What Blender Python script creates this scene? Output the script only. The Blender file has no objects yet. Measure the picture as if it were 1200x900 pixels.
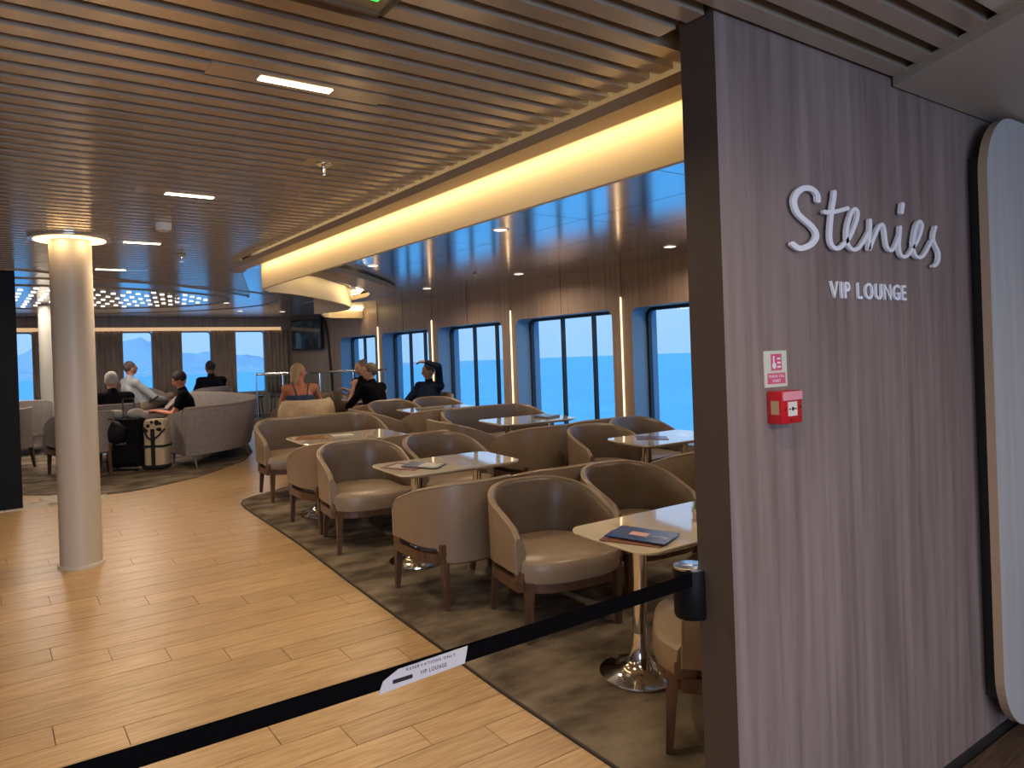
import bpy, bmesh, math, random
from math import sin, cos, pi, radians, atan, sqrt
from mathutils import Vector, Matrix
random.seed(7)
S = bpy.context.scene
COL = S.collection
# ------------------------------------------------------------------ camera
SL = 0.047                                   # the deck's sheer: the floor rises forward
TILT = atan(SL)
EYE = 1.72
def fz(y): return SL * y
a, p, r = radians(36.043), radians(.113), radians(2.018)
F = Vector((sin(a)*cos(p), cos(a)*cos(p), -sin(p)))
R0 = Vector((cos(a), -sin(a), 0)); U0 = R0.cross(F)
Rr = R0*cos(r) - U0*sin(r); Uu = R0*sin(r) + U0*cos(r)
cd = bpy.data.cameras.new('camera'); cam = bpy.data.objects.new('camera', cd); COL.objects.link(cam)
M = Matrix(((Rr.x, Uu.x, -F.x, 0), (Rr.y, Uu.y, -F.y, 0), (Rr.z, Uu.z, -F.z, EYE), (0, 0, 0, 1)))
cam.matrix_world = M
cd.sensor_width = 36; cd.lens = 867/1200*36; cd.shift_y = -(450-420.3)/1200
cd.clip_start = .05; cd.clip_end = 20000
S.camera = cam
# ------------------------------------------------------------------ world and exposure
S.view_settings.view_transform = 'Standard'; S.view_settings.look = 'None'
S.view_settings.exposure = 0.18; S.view_settings.gamma = 1
try: S.view_settings.use_curve_mapping = False
except Exception: pass
W = bpy.data.worlds.new('sky'); S.world = W; W.use_nodes = True
nt = W.node_tree; nt.nodes.clear()
out = nt.nodes.new('ShaderNodeOutputWorld'); bg = nt.nodes.new('ShaderNodeBackground')
tc = nt.nodes.new('ShaderNodeTexCoord'); sp = nt.nodes.new('ShaderNodeSeparateXYZ'); cr = nt.nodes.new('ShaderNodeValToRGB')
nt.links.new(tc.outputs['Generated'], sp.inputs[0]); nt.links.new(sp.outputs['Z'], cr.inputs[0])
nt.links.new(cr.outputs[0], bg.inputs[0]); nt.links.new(bg.outputs[0], out.inputs[0])
e = cr.color_ramp.elements
e[0].position = 0.0; e[0].color = (.36, .62, .95, 1)
e[1].position = 1.0; e[1].color = (.16, .36, .80, 1)
x = e.new(.10); x.color = (.40, .66, .98, 1)
x = e.new(.35); x.color = (.30, .56, .95, 1)
bg.inputs[1].default_value = 1.0
# ------------------------------------------------------------------ sun (behind and left of the ship, never enters these windows)
sd = bpy.data.lights.new('sun', 'SUN'); sd.energy = 1.1; sd.angle = .02; sd.color = (1, .95, .88)
so = bpy.data.objects.new('sun', sd); COL.objects.link(so); so.rotation_euler = Vector((.45, .60, -.66)).to_track_quat('-Z', 'Y').to_euler()
# ------------------------------------------------------------------ lamps
def area(name, loc, rot, sx, sy, power, col=(1, .74, .42), spread=pi):
    l = bpy.data.lights.new(name, 'AREA'); l.shape = 'RECTANGLE'; l.size = sx; l.size_y = sy
    l.energy = power; l.color = col; l.spread = spread
    o = bpy.data.objects.new(name, l); COL.objects.link(o); o.location = loc; o.rotation_euler = rot
    return o
WARM = (1, .76, .46)
SLOTS = [(0.96, 2.57), (1.04, 4.54), (1.10, 6.40), (1.12, 8.2), (0.96, .62), (-1.2, 2.57), (-1.2, 4.54), (-1.2, 6.4), (-1.2, .62)]
for i, (lx, ly) in enumerate(SLOTS):
    area('corridor_lamp', (lx, ly, 2.705), (0, 0, 0), .26, .06, 11 if lx > 0 else 4, WARM, radians(150))
area('cove_lamp', (2.19, 4.6, 2.69), (0, radians(-25), 0), .04, 5.4, 3.3, (1, .76, .44))
SPOTS = [(3.36, 4.71), (3.37, 7.02), (5.39, 4.79), (5.34, 7.14), (5.14, 9.02), (3.36, 2.4), (5.37, 2.4)]
for lx, ly in SPOTS:
    area('lounge_lamp', (lx, ly, 2.70), (0, 0, 0), .09, .09, 9.0, (1, .78, .55), radians(160))
for bxx, byy in ((-.6, 11.3), (.6, 11.3), (1.8, 11.3), (-.6, 12.3), (.6, 12.3), (1.8, 12.3)):
    area('recess_lamp', (bxx, byy, 2.70), (0, 0, 0), .4, .3, 13, (1, .82, .66))
area('bow_wall_lamp', (4.3, 13.6, 2.70), (0, 0, 0), .5, .1, 10, (1, .80, .6))
area('foyer_fill', (1.6, -1.6, 2.66), (0, 0, 0), 2.4, .8, 70, (1, .82, .70))  # unseen fill added to brighten the sign wall, no fixture modelled
area('foyer_daylight_fill', (-1.0, -3.9, 1.5), (radians(90), 0, 0), 4.5, 1.6, 190, (.52, .70, 1))  # cool fill added behind the camera, stands for daylight from unseen windows

# ------------------------------------------------------------------ materials
MATS = {}
def mat(name, col, rough=.5, metal=0, spec=.5, coat=0, emis=None, estr=0):
    if name in MATS: return MATS[name]
    m = bpy.data.materials.new(name); m.use_nodes = True; b = m.node_tree.nodes['Principled BSDF']
    b.inputs['Base Color'].default_value = (*col, 1); b.inputs['Roughness'].default_value = rough
    b.inputs['Metallic'].default_value = metal; b.inputs['Specular IOR Level'].default_value = spec
    b.inputs['Coat Weight'].default_value = coat
    if emis: b.inputs['Emission Color'].default_value = (*emis, 1); b.inputs['Emission Strength'].default_value = estr
    MATS[name] = m; return m
def bsdf(m): return m.node_tree.nodes['Principled BSDF']
def noisy(name, c1, c2, scale=(1, 1, 1), nscale=5, detail=4, rough=.5, bump=0, bscale=None, lo=.35, hi=.65, rand=0, **k):
    m = mat(name, c1, rough, **k); t = m.node_tree; N = t.nodes.new; L = t.links.new
    co = N('ShaderNodeTexCoord'); mp = N('ShaderNodeMapping'); mp.inputs['Scale'].default_value = scale
    no = N('ShaderNodeTexNoise'); no.inputs['Scale'].default_value = nscale; no.inputs['Detail'].default_value = detail
    rp = N('ShaderNodeValToRGB'); rp.color_ramp.elements[0].position = lo; rp.color_ramp.elements[1].position = hi
    rp.color_ramp.elements[0].color = (*c1, 1); rp.color_ramp.elements[1].color = (*c2, 1)
    geo = N('ShaderNodeNewGeometry')
    L(geo.outputs['Position'], mp.inputs[0]); L(mp.outputs[0], no.inputs['Vector']); L(no.outputs['Fac'], rp.inputs[0])
    last = rp.outputs[0]
    if rand:
        oi = N('ShaderNodeObjectInfo'); mr = N('ShaderNodeMapRange'); mr.inputs['To Min'].default_value = 1-rand; mr.inputs['To Max'].default_value = 1+rand
        hs = N('ShaderNodeHueSaturation'); L(oi.outputs['Random'], mr.inputs['Value']); L(mr.outputs[0], hs.inputs['Value']); L(last, hs.inputs['Color']); last = hs.outputs[0]
        ad = N('ShaderNodeVectorMath'); ad.operation = 'ADD'; cb = N('ShaderNodeMath'); cb.operation = 'MULTIPLY'; cb.inputs[1].default_value = 37
        L(oi.outputs['Random'], cb.inputs[0]); L(mp.outputs[0], ad.inputs[0]); L(cb.outputs[0], ad.inputs[1]); L(ad.outputs[0], no.inputs['Vector'])
    L(last, bsdf(m).inputs['Base Color'])
    if bump:
        n2 = N('ShaderNodeTexNoise'); n2.inputs['Scale'].default_value = bscale or nscale; n2.inputs['Detail'].default_value = 3
        L(mp.outputs[0], n2.inputs['Vector']); bp = N('ShaderNodeBump'); bp.inputs['Strength'].default_value = bump; bp.inputs['Distance'].default_value = .01
        L(n2.outputs['Fac'], bp.inputs['Height']); L(bp.outputs[0], bsdf(m).inputs['Normal'])
    return m
mFLOOR = noisy('oak_plank', (.40, .25, .125), (.54, .37, .20), (2.2, 26, 2), 2.4, 6, .34, rand=.10, bump=.08)
mGROOVE = mat('joint_dark', (.10, .055, .025), .8)
mDKFLOOR = noisy('dark_wood_floor', (.07, .045, .03), (.13, .085, .06), (2, 20, 2), 3, 5, .45)
mCARPET = noisy('mottled_carpet', (.085, .066, .052), (.27, .22, .165), (1.3, 2.4, 1), 2.4, 5, .95, bump=.5, bscale=160, lo=.36, hi=.66, spec=.1)
mTRIMD = mat('dark_edge', (.03, .025, .02), .6)
mSLAT = mat('champagne_slat', (.68, .58, .46), .19, .55)
mSLATBACK = mat('slat_backing', (.30, .23, .155), .7)
mMETAL = noisy('satin_metal_ceiling', (.80, .82, .85), (.85, .87, .90), (1, 1, 1), 1.2, 3, .15, metal=.92)
mMETAL2 = mat('satin_bow_ceiling', (.80, .82, .85), .20, .85)
mCREAM = mat('cream_fascia', (.78, .66, .46), .45)
mLEDGE = mat('champagne_ledge', (.45, .34, .22), .4, .2)
mWALNUT = noisy('walnut_wall', (.185, .135, .122), (.295, .228, .212), (7, 7, .35), 3.2, 7, .42, lo=.3, hi=.7)
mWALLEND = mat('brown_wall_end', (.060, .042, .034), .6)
mWINWALL = noisy('ribbed_wood_wall', (.34, .25, .20), (.47, .355, .29), (1, 13, .25), 4, 6, .45)
mFRONT = noisy('grey_wood_wall', (.32, .25, .21), (.42, .34, .29), (9, 9, .3), 4, 5, .5)
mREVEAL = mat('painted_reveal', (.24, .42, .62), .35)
mFRAME = mat('window_frame', (.025, .03, .045), .35)
mWHITEPANEL = noisy('pale_wall_panel', (.46, .46, .47), (.52, .52, .53), (8, 8, .3), 3, 3, .28)
mTAN = mat('tan_edge', (.40, .28, .18), .5)
mLOFF = mat('offwhite_column', (.56, .49, .40), .40)
mBLACK = mat('black_panel', (.006, .005, .006), .5, spec=.15)
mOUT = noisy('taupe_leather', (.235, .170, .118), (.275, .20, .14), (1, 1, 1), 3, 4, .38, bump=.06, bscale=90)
mIN = noisy('shaded_leather', (.12, .086, .064), (.15, .109, .080), (1, 1, 1), 3, 4, .34, bump=.06, bscale=90)  # same leather as the seat, darkened for the shade inside the tub
mSEAT = noisy('seat_leather', (.25, .185, .13), (.29, .215, .15), (1, 1, 1), 3, 4, .33, bump=.06, bscale=90)
mPIPE = mat('leather_piping', (.36, .27, .19), .4)
mGREYF = noisy('greige_fabric', (.23, .20, .19), (.28, .245, .235), (1, 1, 1), 30, 4, .8, bump=.1, bscale=200)
mGREYS = noisy('greige_seat', (.20, .175, .165), (.25, .22, .21), (1, 1, 1), 30, 4, .8)
mWOODLEG = noisy('dark_walnut_leg', (.075, .036, .022), (.135, .068, .042), (6, 6, 1), 6, 5, .35)
mMARBLE = noisy('cream_marble', (.74, .66, .53), (.52, .44, .33), (1, 1, 1), 3.5, 8, .06, lo=.60, hi=.72, coat=1.0, spec=.8)
mCHROME = mat('chrome', (.80, .78, .74), .08, 1)
mTILE = noisy('veined_tile', (.72, .68, .62), (.42, .34, .27), (1, 1, 1), 4, 8, .1, lo=.50, hi=.62)
mCURT = noisy('taupe_curtain', (.30, .235, .19), (.40, .32, .26), (1, 1, .2), 12, 3, .9)
mRED = mat('red_plastic', (.50, .012, .02), .35)
mWHITE = mat('white_plastic', (.75, .75, .72), .5)
mLETTER = mat('brushed_letter', (.86, .86, .92), .45, 0)
mLEDW = mat('warm_led', (1, .8, .5), .5, emis=(1, .74, .36), estr=6)
mLEDC = mat('led_lens', (1, .9, .7), .5, emis=(1, .86, .55), estr=7)
mLEDS = mat('soft_lens', (1, .9, .8), .5, emis=(1, .82, .62), estr=2.2)
mLEDSTRIP = mat('strip_led', (1, .8, .6), .5, emis=(1, .66, .36), estr=2.6)
mSCREEN = mat('tv_screen', (.01, .012, .015), .08)
mBLKPL = mat('black_plastic', (.02, .02, .022), .35)
mBELT = mat('black_webbing', (.004, .0035, .004), 1, spec=.0)
mGREEN = mat('green_leaf', (.10, .32, .03), .5)
mPOT = mat('pale_pot', (.6, .5, .35), .5)
def glass(name, tint=(.93, .97, 1), gl=.08, rough=.02):
    m = bpy.data.materials.new(name); m.use_nodes = True; t = m.node_tree; t.nodes.clear(); N = t.nodes.new
    o = N('ShaderNodeOutputMaterial'); tr = N('ShaderNodeBsdfTransparent'); tr.inputs[0].default_value = (*tint, 1)
    g = N('ShaderNodeBsdfGlossy'); g.inputs['Roughness'].default_value = rough
    mx = N('ShaderNodeMixShader'); fr = N('ShaderNodeFresnel'); fr.inputs[0].default_value = 1.25 if gl < .1 else 1.45
    ge = N('ShaderNodeNewGeometry'); sb = N('ShaderNodeMath'); sb.operation = 'SUBTRACT'; sb.inputs[0].default_value = 1; t.links.new(ge.outputs['Backfacing'], sb.inputs[1])
    fr.inputs[0].default_value = 1.3; mu = N('ShaderNodeMath'); mu.operation = 'MULTIPLY'; t.links.new(fr.outputs[0], mu.inputs[0]); t.links.new(sb.outputs[0], mu.inputs[1])
    t.links.new(mu.outputs[0], mx.inputs[0]); t.links.new(tr.outputs[0], mx.inputs[1]); t.links.new(g.outputs[0], mx.inputs[2]); t.links.new(mx.outputs[0], o.inputs[0])
    return m
mGLASS = glass('window_glass'); mGLASSR = glass('railing_glass', (.86, .95, .98), .2)

# ------------------------------------------------------------------ mesh helpers
def obj(name, bm, m, parent=None, smooth=False):
    me = bpy.data.meshes.new(name); bm.normal_update(); bm.to_mesh(me); bm.free()
    for mm in (m if isinstance(m, (list, tuple)) else [m]): me.materials.append(mm)
    if smooth:
        for f in me.polygons: f.use_smooth = True
        try: me.set_sharp_from_angle(angle=radians(40))
        except Exception: pass
    o = bpy.data.objects.new(name, me); COL.objects.link(o)
    if parent: o.parent = parent
    return o
def tag(o, label=None, cat=None, group=None, kind=None):
    if label: o['label'] = label
    if cat: o['category'] = cat
    if group: o['group'] = group
    if kind: o['kind'] = kind
    return o
def thing(name, label, cat, loc=(0, 0, 0), yaw=0, group=None, tilt=False):
    o = bpy.data.objects.new(name, None); COL.objects.link(o); o.empty_display_size = .1
    place(o, loc, yaw, tilt)
    return tag(o, label, cat, group)
def place(o, loc, yaw=0, tilt=False):
    m = Matrix.Rotation(yaw, 4, 'Z')
    if tilt: m = Matrix.Rotation(TILT, 4, 'X') @ m
    o.location = loc; o.rotation_euler = m.to_euler()
def on_floor(x, y, h=0): return (x, y, fz(y)+h)
def box(bm, x0, x1, y0, y1, z0, z1, M=None, mi=0):
    v = [bm.verts.new(q) for q in ((x0,y0,z0),(x1,y0,z0),(x1,y1,z0),(x0,y1,z0),(x0,y0,z1),(x1,y0,z1),(x1,y1,z1),(x0,y1,z1))]
    fs = [bm.faces.new([v[i] for i in f]) for f in ((3,2,1,0),(4,5,6,7),(0,1,5,4),(1,2,6,5),(2,3,7,6),(3,0,4,7))]
    for f in fs: f.material_index = mi
    if M is not None: bmesh.ops.transform(bm, matrix=M, verts=v)
    return v
def bx(*a, bev=0, seg=2, **k):
    bm = bmesh.new(); box(bm, *a, **k)
    if bev: bmesh.ops.bevel(bm, geom=bm.edges[:], offset=bev, segments=seg, affect='EDGES', profile=.5)
    return bm
def prism(bm, pts, z0, z1, mi=0, zf0=None, zf1=None):
    z0f = zf0 or (lambda x, y: z0); z1f = zf1 or (lambda x, y: z1)
    b = [bm.verts.new((x, y, z0f(x, y))) for x, y in pts]; t = [bm.verts.new((x, y, z1f(x, y))) for x, y in pts]
    n = len(pts); fs = [bm.faces.new(t), bm.faces.new(b[::-1])]
    for i in range(n): fs.append(bm.faces.new((b[i], b[(i+1) % n], t[(i+1) % n], t[i])))
    for f in fs: f.material_index = mi
    return b+t
def lathe(bm, prof, n=24, c=(0, 0), M=None):
    rings = []
    for rr, z in prof:
        rings.append([bm.verts.new((c[0]+rr*cos(2*pi*i/n), c[1]+rr*sin(2*pi*i/n), z)) for i in range(n)])
    for k in range(len(rings)-1):
        for i in range(n): bm.faces.new((rings[k][i], rings[k][(i+1) % n], rings[k+1][(i+1) % n], rings[k+1][i]))
    bm.faces.new(rings[0][::-1]); bm.faces.new(rings[-1])
    if M is not None: bmesh.ops.transform(bm, matrix=M, verts=[v for q in rings for v in q])
def tube(bm, pts, rad, n=8, cap=True):
    pts = [Vector(q) for q in pts]; rings = []
    for i, q in enumerate(pts):
        d = (pts[min(i+1, len(pts)-1)]-pts[max(i-1, 0)]).normalized()
        u = d.cross(Vector((0, 0, 1)));
        if u.length < .05: u = d.cross(Vector((1, 0, 0)))
        u.normalize(); w = u.cross(d)
        rr = rad[i] if isinstance(rad, (list, tuple)) else rad
        rings.append([bm.verts.new(q+(u*cos(2*pi*k/n)+w*sin(2*pi*k/n))*rr) for k in range(n)])
    for k in range(len(rings)-1):
        for i in range(n): bm.faces.new((rings[k][i], rings[k][(i+1) % n], rings[k+1][(i+1) % n], rings[k+1][i]))
    if cap: bm.faces.new(rings[0][::-1]); bm.faces.new(rings[-1])
    return rings
def rrect(x0, x1, y0, y1, rr, n=6):
    P = []
    for cx, cy, a0 in ((x1-rr, y0+rr, -90), (x1-rr, y1-rr, 0), (x0+rr, y1-rr, 90), (x0+rr, y0+rr, 180)):
        for k in range(n+1):
            t = radians(a0+90*k/n); P.append((cx+rr*cos(t), cy+rr*sin(t)))
    return P
def copy_tree(o, parent=None):
    c = o.copy(); COL.objects.link(c); c.parent = parent
    for ch in list(o.children): copy_tree(ch, c)
    return c
def struct(name, bm, m, parent=None, **k):
    o = obj(name, bm, m, parent, **k)
    if not parent: o['kind'] = 'structure'
    return o
def sheet(bm, grid, mi=0):
    vs = [[bm.verts.new(q) for q in row] for row in grid]
    for i in range(len(vs)-1):
        for j in range(len(vs[0])-1):
            f = bm.faces.new((vs[i][j], vs[i][j+1], vs[i+1][j+1], vs[i+1][j])); f.material_index = mi

# ================================================================== FLOOR
bm = bmesh.new()
prism(bm, [(-6, 1.45), (8, 1.45), (8, 17), (-6, 17)], 0, 0, zf0=lambda x, y: fz(y)-.2, zf1=lambda x, y: fz(y)-.010)
prism(bm, [(-6, -4), (8, -4), (8, 1.45), (-6, 1.45)], -.3, -.012)
floor = struct('floor', bm, mGROOVE)
bm = bmesh.new(); prism(bm, [(1.8, -3), (7, -3), (7, 1.38), (1.8, 1.38)], -.01, -.004)
obj('foyer_boards', bm, mDKFLOOR, floor)
PW, PL = .188, 1.32
unit = bpy.data.meshes.new('plank'); ub = bmesh.new(); box(ub, -.5, .5, -.5, .5, -.011, 0); ub.to_mesh(ub and unit); ub.free(); unit.materials.append(mFLOOR)
far = bmesh.new()
def clipX(y):
    return 2.6 if y < 7.3 else 2.6+(y-7.3)*1.4
for k in range(-12, 64):
    yc = 3.731+PW*k
    off = (1.55-.252*k) % PL
    if yc < 1.45: continue
    xr = min(clipX(yc), 6.3)
    n0 = int((-4.2-off)//PL); xs = off+n0*PL
    while xs < xr:
        x0, x1 = max(xs, -4.2), min(xs+PL, xr)
        if x1-x0 > .1:
            near = yc < 6.0 and x1 > -1.9+(0 if yc < 4.4 else -1.2)
            if near:
                o = bpy.data.objects.new('plank', unit); COL.objects.link(o); o.parent = floor
                o.location = ((x0+x1)/2, yc, fz(yc)+.001); o.scale = (x1-x0-.0035, PW-.0045, 1); o.rotation_euler = (TILT, 0, 0)
            else:
                b = [(x0+.0015, yc-PW/2+.002), (x1-.0015, yc-PW/2+.002), (x1-.0015, yc+PW/2-.002), (x0+.0015, yc+PW/2-.002)]
                prism(far, b, 0, 0, zf0=lambda x, y: fz(y)-.011, zf1=lambda x, y: fz(y)+.001)
        xs += PL
o = obj('plank_field', far, noisy('oak_far', (.40, .25, .125), (.54, .37, .20), (2.2, 26, 2), 2.4, 6, .34), floor); o['kind'] = 'stuff'
# carpets (thin slabs on the boards)
def carpet(name, label, pts):
    t = bmesh.new(); prism(t, pts, 0, 0, zf0=lambda x, y: fz(y)+.001, zf1=lambda x, y: fz(y)+.010)
    o = obj(name, t, mCARPET); tag(o, label, 'carpet'); return o
R_EDGE = [(1.98, 1.545), (1.97, 2.9), (2.0, 4.0), (2.03, 4.9), (2.07, 5.8), (2.08, 6.5), (2.08, 7.05), (2.085, 7.35), (2.11, 7.55), (2.17, 7.68), (2.28, 7.78), (2.52, 7.91), (2.85, 8.10), (3.5, 8.5), (4.5, 9.05), (5.99, 9.7)]
cR = carpet('carpet', 'grey-brown mottled carpet under the tub chairs and marble tables', [(5.99, 1.545)]+[(x, y) for x, y in R_EDGE][0:] )
bm = bmesh.new()
for (xa, ya), (xb, yb) in zip(R_EDGE[:13], R_EDGE[1:14]):
    d = Vector((xb-xa, yb-ya)).normalized()*.004; nrm = Vector((d.y, -d.x))*1.2
    prism(bm, [(xa-.006, ya), (xa+.006, ya), (xb+.006, yb), (xb-.006, yb)], 0, 0, zf0=lambda x, y: fz(y)+.001, zf1=lambda x, y: fz(y)+.0125)
obj('carpet_edging', bm, mTRIMD, cR)
L_EDGE = [(-4, 9.45), (.30, 9.45), (.62, 9.2), (1.0, 8.88), (1.3, 8.87), (1.56, 8.95), (2.09, 9.24), (2.55, 9.70), (2.85, 10.02), (3.17, 10.70), (3.35, 11.5), (3.35, 12.6), (3.05, 13.8), (2.6, 14.8), (2.5, 15.6), (-4, 15.6)]
carpet('carpet', 'dark mottled carpet under the grey curved sofa and bow armchairs', L_EDGE[::-1][::-1])
carpet('carpet', 'small dark patterned carpet behind the glass railing', [(3.9, 11.8), (5.6, 11.3), (5.9, 13.2), (5.2, 15.4), (4.4, 15.5), (3.9, 13.6)])
# marble tiles in front of the black cabinet
tl = thing('marble_tiles', 'glossy cream veined marble tiles at foot of black partition', 'tiles', (0, 0, 0))
for i in range(7):
    for j in range(3):
        x0 = -.7+i*.3; y0 = 8.62+j*.28
        P = [(x0+.004, y0+.004), (x0+.296, y0+.004), (x0+.296, y0+.276), (x0+.004, y0+.276)]
        if y0 > 8.7 and x0 < .34 or y0 < 8.7 and x0 < -.6: continue
        if x0+.15 > .45+ (0.7-j*.35): continue
        bm = bmesh.new(); prism(bm, P, 0, 0, zf0=lambda x, y: fz(y)+.001, zf1=lambda x, y: fz(y)+.008)
        obj('tile', bm, mTILE, tl)

# ================================================================== WALLS
ZC = 2.72
# sign wall
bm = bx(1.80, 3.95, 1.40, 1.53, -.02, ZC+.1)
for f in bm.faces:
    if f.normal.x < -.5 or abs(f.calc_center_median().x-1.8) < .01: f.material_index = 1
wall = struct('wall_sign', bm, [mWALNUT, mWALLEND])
for xx in (2.86,):
    bm = bx(xx, xx+.003, 1.398, 1.402, .06, 1.9); obj('panel_joint', bm, mat('joint_tan', (.30, .18, .11), .6), wall)
bm = bx(1.80, 3.95, 1.388, 1.402, -.02, .03); struct('baseboard_sign', bm, mBLKPL)
# pale rounded panel standing proud of it
bm = bmesh.new()
P = rrect(3.40, 5.4, .06, 2.675, .27, 10)
f0 = [bm.verts.new((x, 1.30, z)) for x, z in P]; f1 = [bm.verts.new((x, 1.335, z)) for x, z in P]
bm.faces.new(f0); bm.faces.new(f1[::-1])
for i in range(len(P)):
    f = bm.faces.new((f0[i], f1[i], f1[(i+1) % len(P)], f0[(i+1) % len(P)])); f.material_index = 1
pp = obj('wall_panel', bm, [mWHITEPANEL, mTAN]); tag(pp, 'pale rounded wall panel with tan edge beside wood sign wall', 'panel')
bm = bx(3.47, 5.3, 1.335, 1.40, .2, 2.5); obj('mounting_frame', bm, mBLKPL, pp)
# window wall at X = 6
WINS = [(4.05, 5.93), (6.25, 8.13), (8.46, 10.24), (10.54, 12.22), (12.47, 14.11)]
WZ0, WZ1 = .74, 2.23
bm = bmesh.new()
XW, XG = 6.0, 6.27
def holewall(bm, y0, y1, oy0, oy1, z0, z1, oz0, oz1, rr=.10):
    O = rrect(oy0, oy1, oz0, oz1, rr, 5)
    # outer ring projected
    n = len(O); cy, cz = (oy0+oy1)/2, (oz0+oz1)/2
    Q = []
    for k in range(4):
        for j in range(6):
            Q.append({0: (y1, z0), 1: (y1, z1), 2: (y0, z1), 3: (y0, z0)}[k])
    vi = [bm.verts.new((XW, y, z)) for y, z in O]
    corners = [bm.verts.new((XW, y, z)) for y, z in ((y1, z0), (y1, z1), (y0, z1), (y0, z0))]
    for k in range(4):
        c = corners[k]
        for j in range(5): bm.faces.new((c, vi[k*6+j+1], vi[k*6+j]))
        k2 = (k+1) % 4
        bm.faces.new((c, corners[k2], vi[(k2*6) % n], vi[k*6+5]))
    vo = [bm.verts.new((XG, y, z)) for y, z in O]
    for i in range(n):
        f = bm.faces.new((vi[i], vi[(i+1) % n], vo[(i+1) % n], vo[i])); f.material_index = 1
ys = [1.5]+[(WINS[i][1]+WINS[i+1][0])/2 for i in range(4)]+[14.5]
for i, (w0, w1) in enumerate(WINS):
    holewall(bm, ys[i], ys[i+1], w0, w1, -.05, ZC+.15, WZ0, WZ1)
bmesh.ops.recalc_face_normals(bm, faces=bm.faces)
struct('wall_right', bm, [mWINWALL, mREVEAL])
# hull outside the right wall, so the wall has thickness
bm = bmesh.new()
for i in range(5):
    a0 = ys[i]; w0, w1 = WINS[i]; a1 = ys[i+1]
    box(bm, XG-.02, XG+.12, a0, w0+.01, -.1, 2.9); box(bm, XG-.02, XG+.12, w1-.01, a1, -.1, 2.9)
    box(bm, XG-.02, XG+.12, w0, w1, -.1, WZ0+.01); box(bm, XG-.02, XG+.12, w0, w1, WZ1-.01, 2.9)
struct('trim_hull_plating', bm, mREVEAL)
for i, (w0, w1) in enumerate(WINS):
    wn = thing('window_%d' % (i+1), None, None, (0, 0, 0)); wn['kind'] = 'structure'
    bm = bmesh.new()
    g = .035
    O = rrect(w0, w1, WZ0, WZ1, .10, 5); I = rrect(w0+g, w1-g, WZ0+g, WZ1-g, .075, 5)
    for xa in (XG-.045, XG+.0):
        pass
    n = len(O)
    a1_ = [bm.verts.new((XG-.04, y, z)) for y, z in O]; b1_ = [bm.verts.new((XG-.04, y, z)) for y, z in I]; c1_ = [bm.verts.new((XG+.01, y, z)) for y, z in I]
    for k in range(n):
        k2 = (k+1) % n
        bm.faces.new((a1_[k], a1_[k2], b1_[k2], b1_[k])); bm.faces.new((b1_[k], b1_[k2], c1_[k2], c1_[k]))
    obj('window_frame', bm, mFRAME, wn)
    mul = [w1-.0-.69, w1-.69-.60] if i < 3 else [w1-.60, w1-.60-.52]
    if i == 0: mul = [5.24, 4.64]
    for my in mul:
        obj('mullion', bx(XG-.035, XG+.012, my-.02, my+.02, WZ0+g, WZ1-g), mFRAME, wn)
    ed = sorted([w0+.02]+mul+[w1-.02])
    for q in range(3):
        obj('pane', bx(XG+.0, XG+.008, ed[q]+.005, ed[q+1]-.005, WZ0+.02, WZ1-.02), mGLASS, wn)
# vertical LED strips between the windows
for i, sy in enumerate((6.09, 8.24, 10.41, 12.38)):
    nm = ['wall light strip left of the rightmost window', 'wall light strip between the second and third windows from the right', 'wall light strip behind the man in navy', 'farthest wall light strip beside the end window'][i]
    t = thing('light_strip', 'thin vertical warm '+nm, 'light', (5.99, sy, 0), 0, None)
    obj('diffuser', bx(-.004, .008, -.006, .006, fz(sy)+.05, 2.36), mLEDSTRIP, t)
    obj('channel', bx(-.002, .008, -.008, .008, 2.36, ZC), mLEDGE, t)
# joints of the cladding between panels
for i, sy in enumerate((7.16, 9.35, 11.4, 5.0)):
    struct('trim_%d' % (i+1), bx(5.996, 6.003, sy-.003, sy+.003, WZ1+.01, ZC), mWALLEND)
# unseen foyer behind the camera: window frame added around the daylight fill
wn = thing('window_20', None, None, (0, 0, 0)); wn['kind'] = 'structure'
for q in ((-3.35, -3.25, .65, 2.35), (1.25, 1.35, .65, 2.35), (-3.35, 1.35, .6, .7), (-3.35, 1.35, 2.3, 2.4)):
    obj('window_frame', bx(q[0], q[1], -4.0, -3.88, q[2], q[3]), mFRAME, wn)
# bow wall
YF = 15.7
XS0, XS1 = -3.5, 5.45; FZ0, FZ1 = 1.18, 2.46
bm = bmesh.new()
box(bm, -6, 5.7, YF, YF+.12, .4, FZ0); box(bm, -6, 5.7, YF, YF+.12, FZ1, 2.95)
for xa, xb in ((1.72, 2.28), (2.83, 3.32), (3.92, 4.36), (5.0, 5.7), (.88, 1.12), (-.4, .1), (-1.7, -1.3), (-6, -2.5)):
    box(bm, xa, xb, YF+.05, YF+.12, FZ0, FZ1)
struct('wall_front', bm, [mFRONT])
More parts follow.
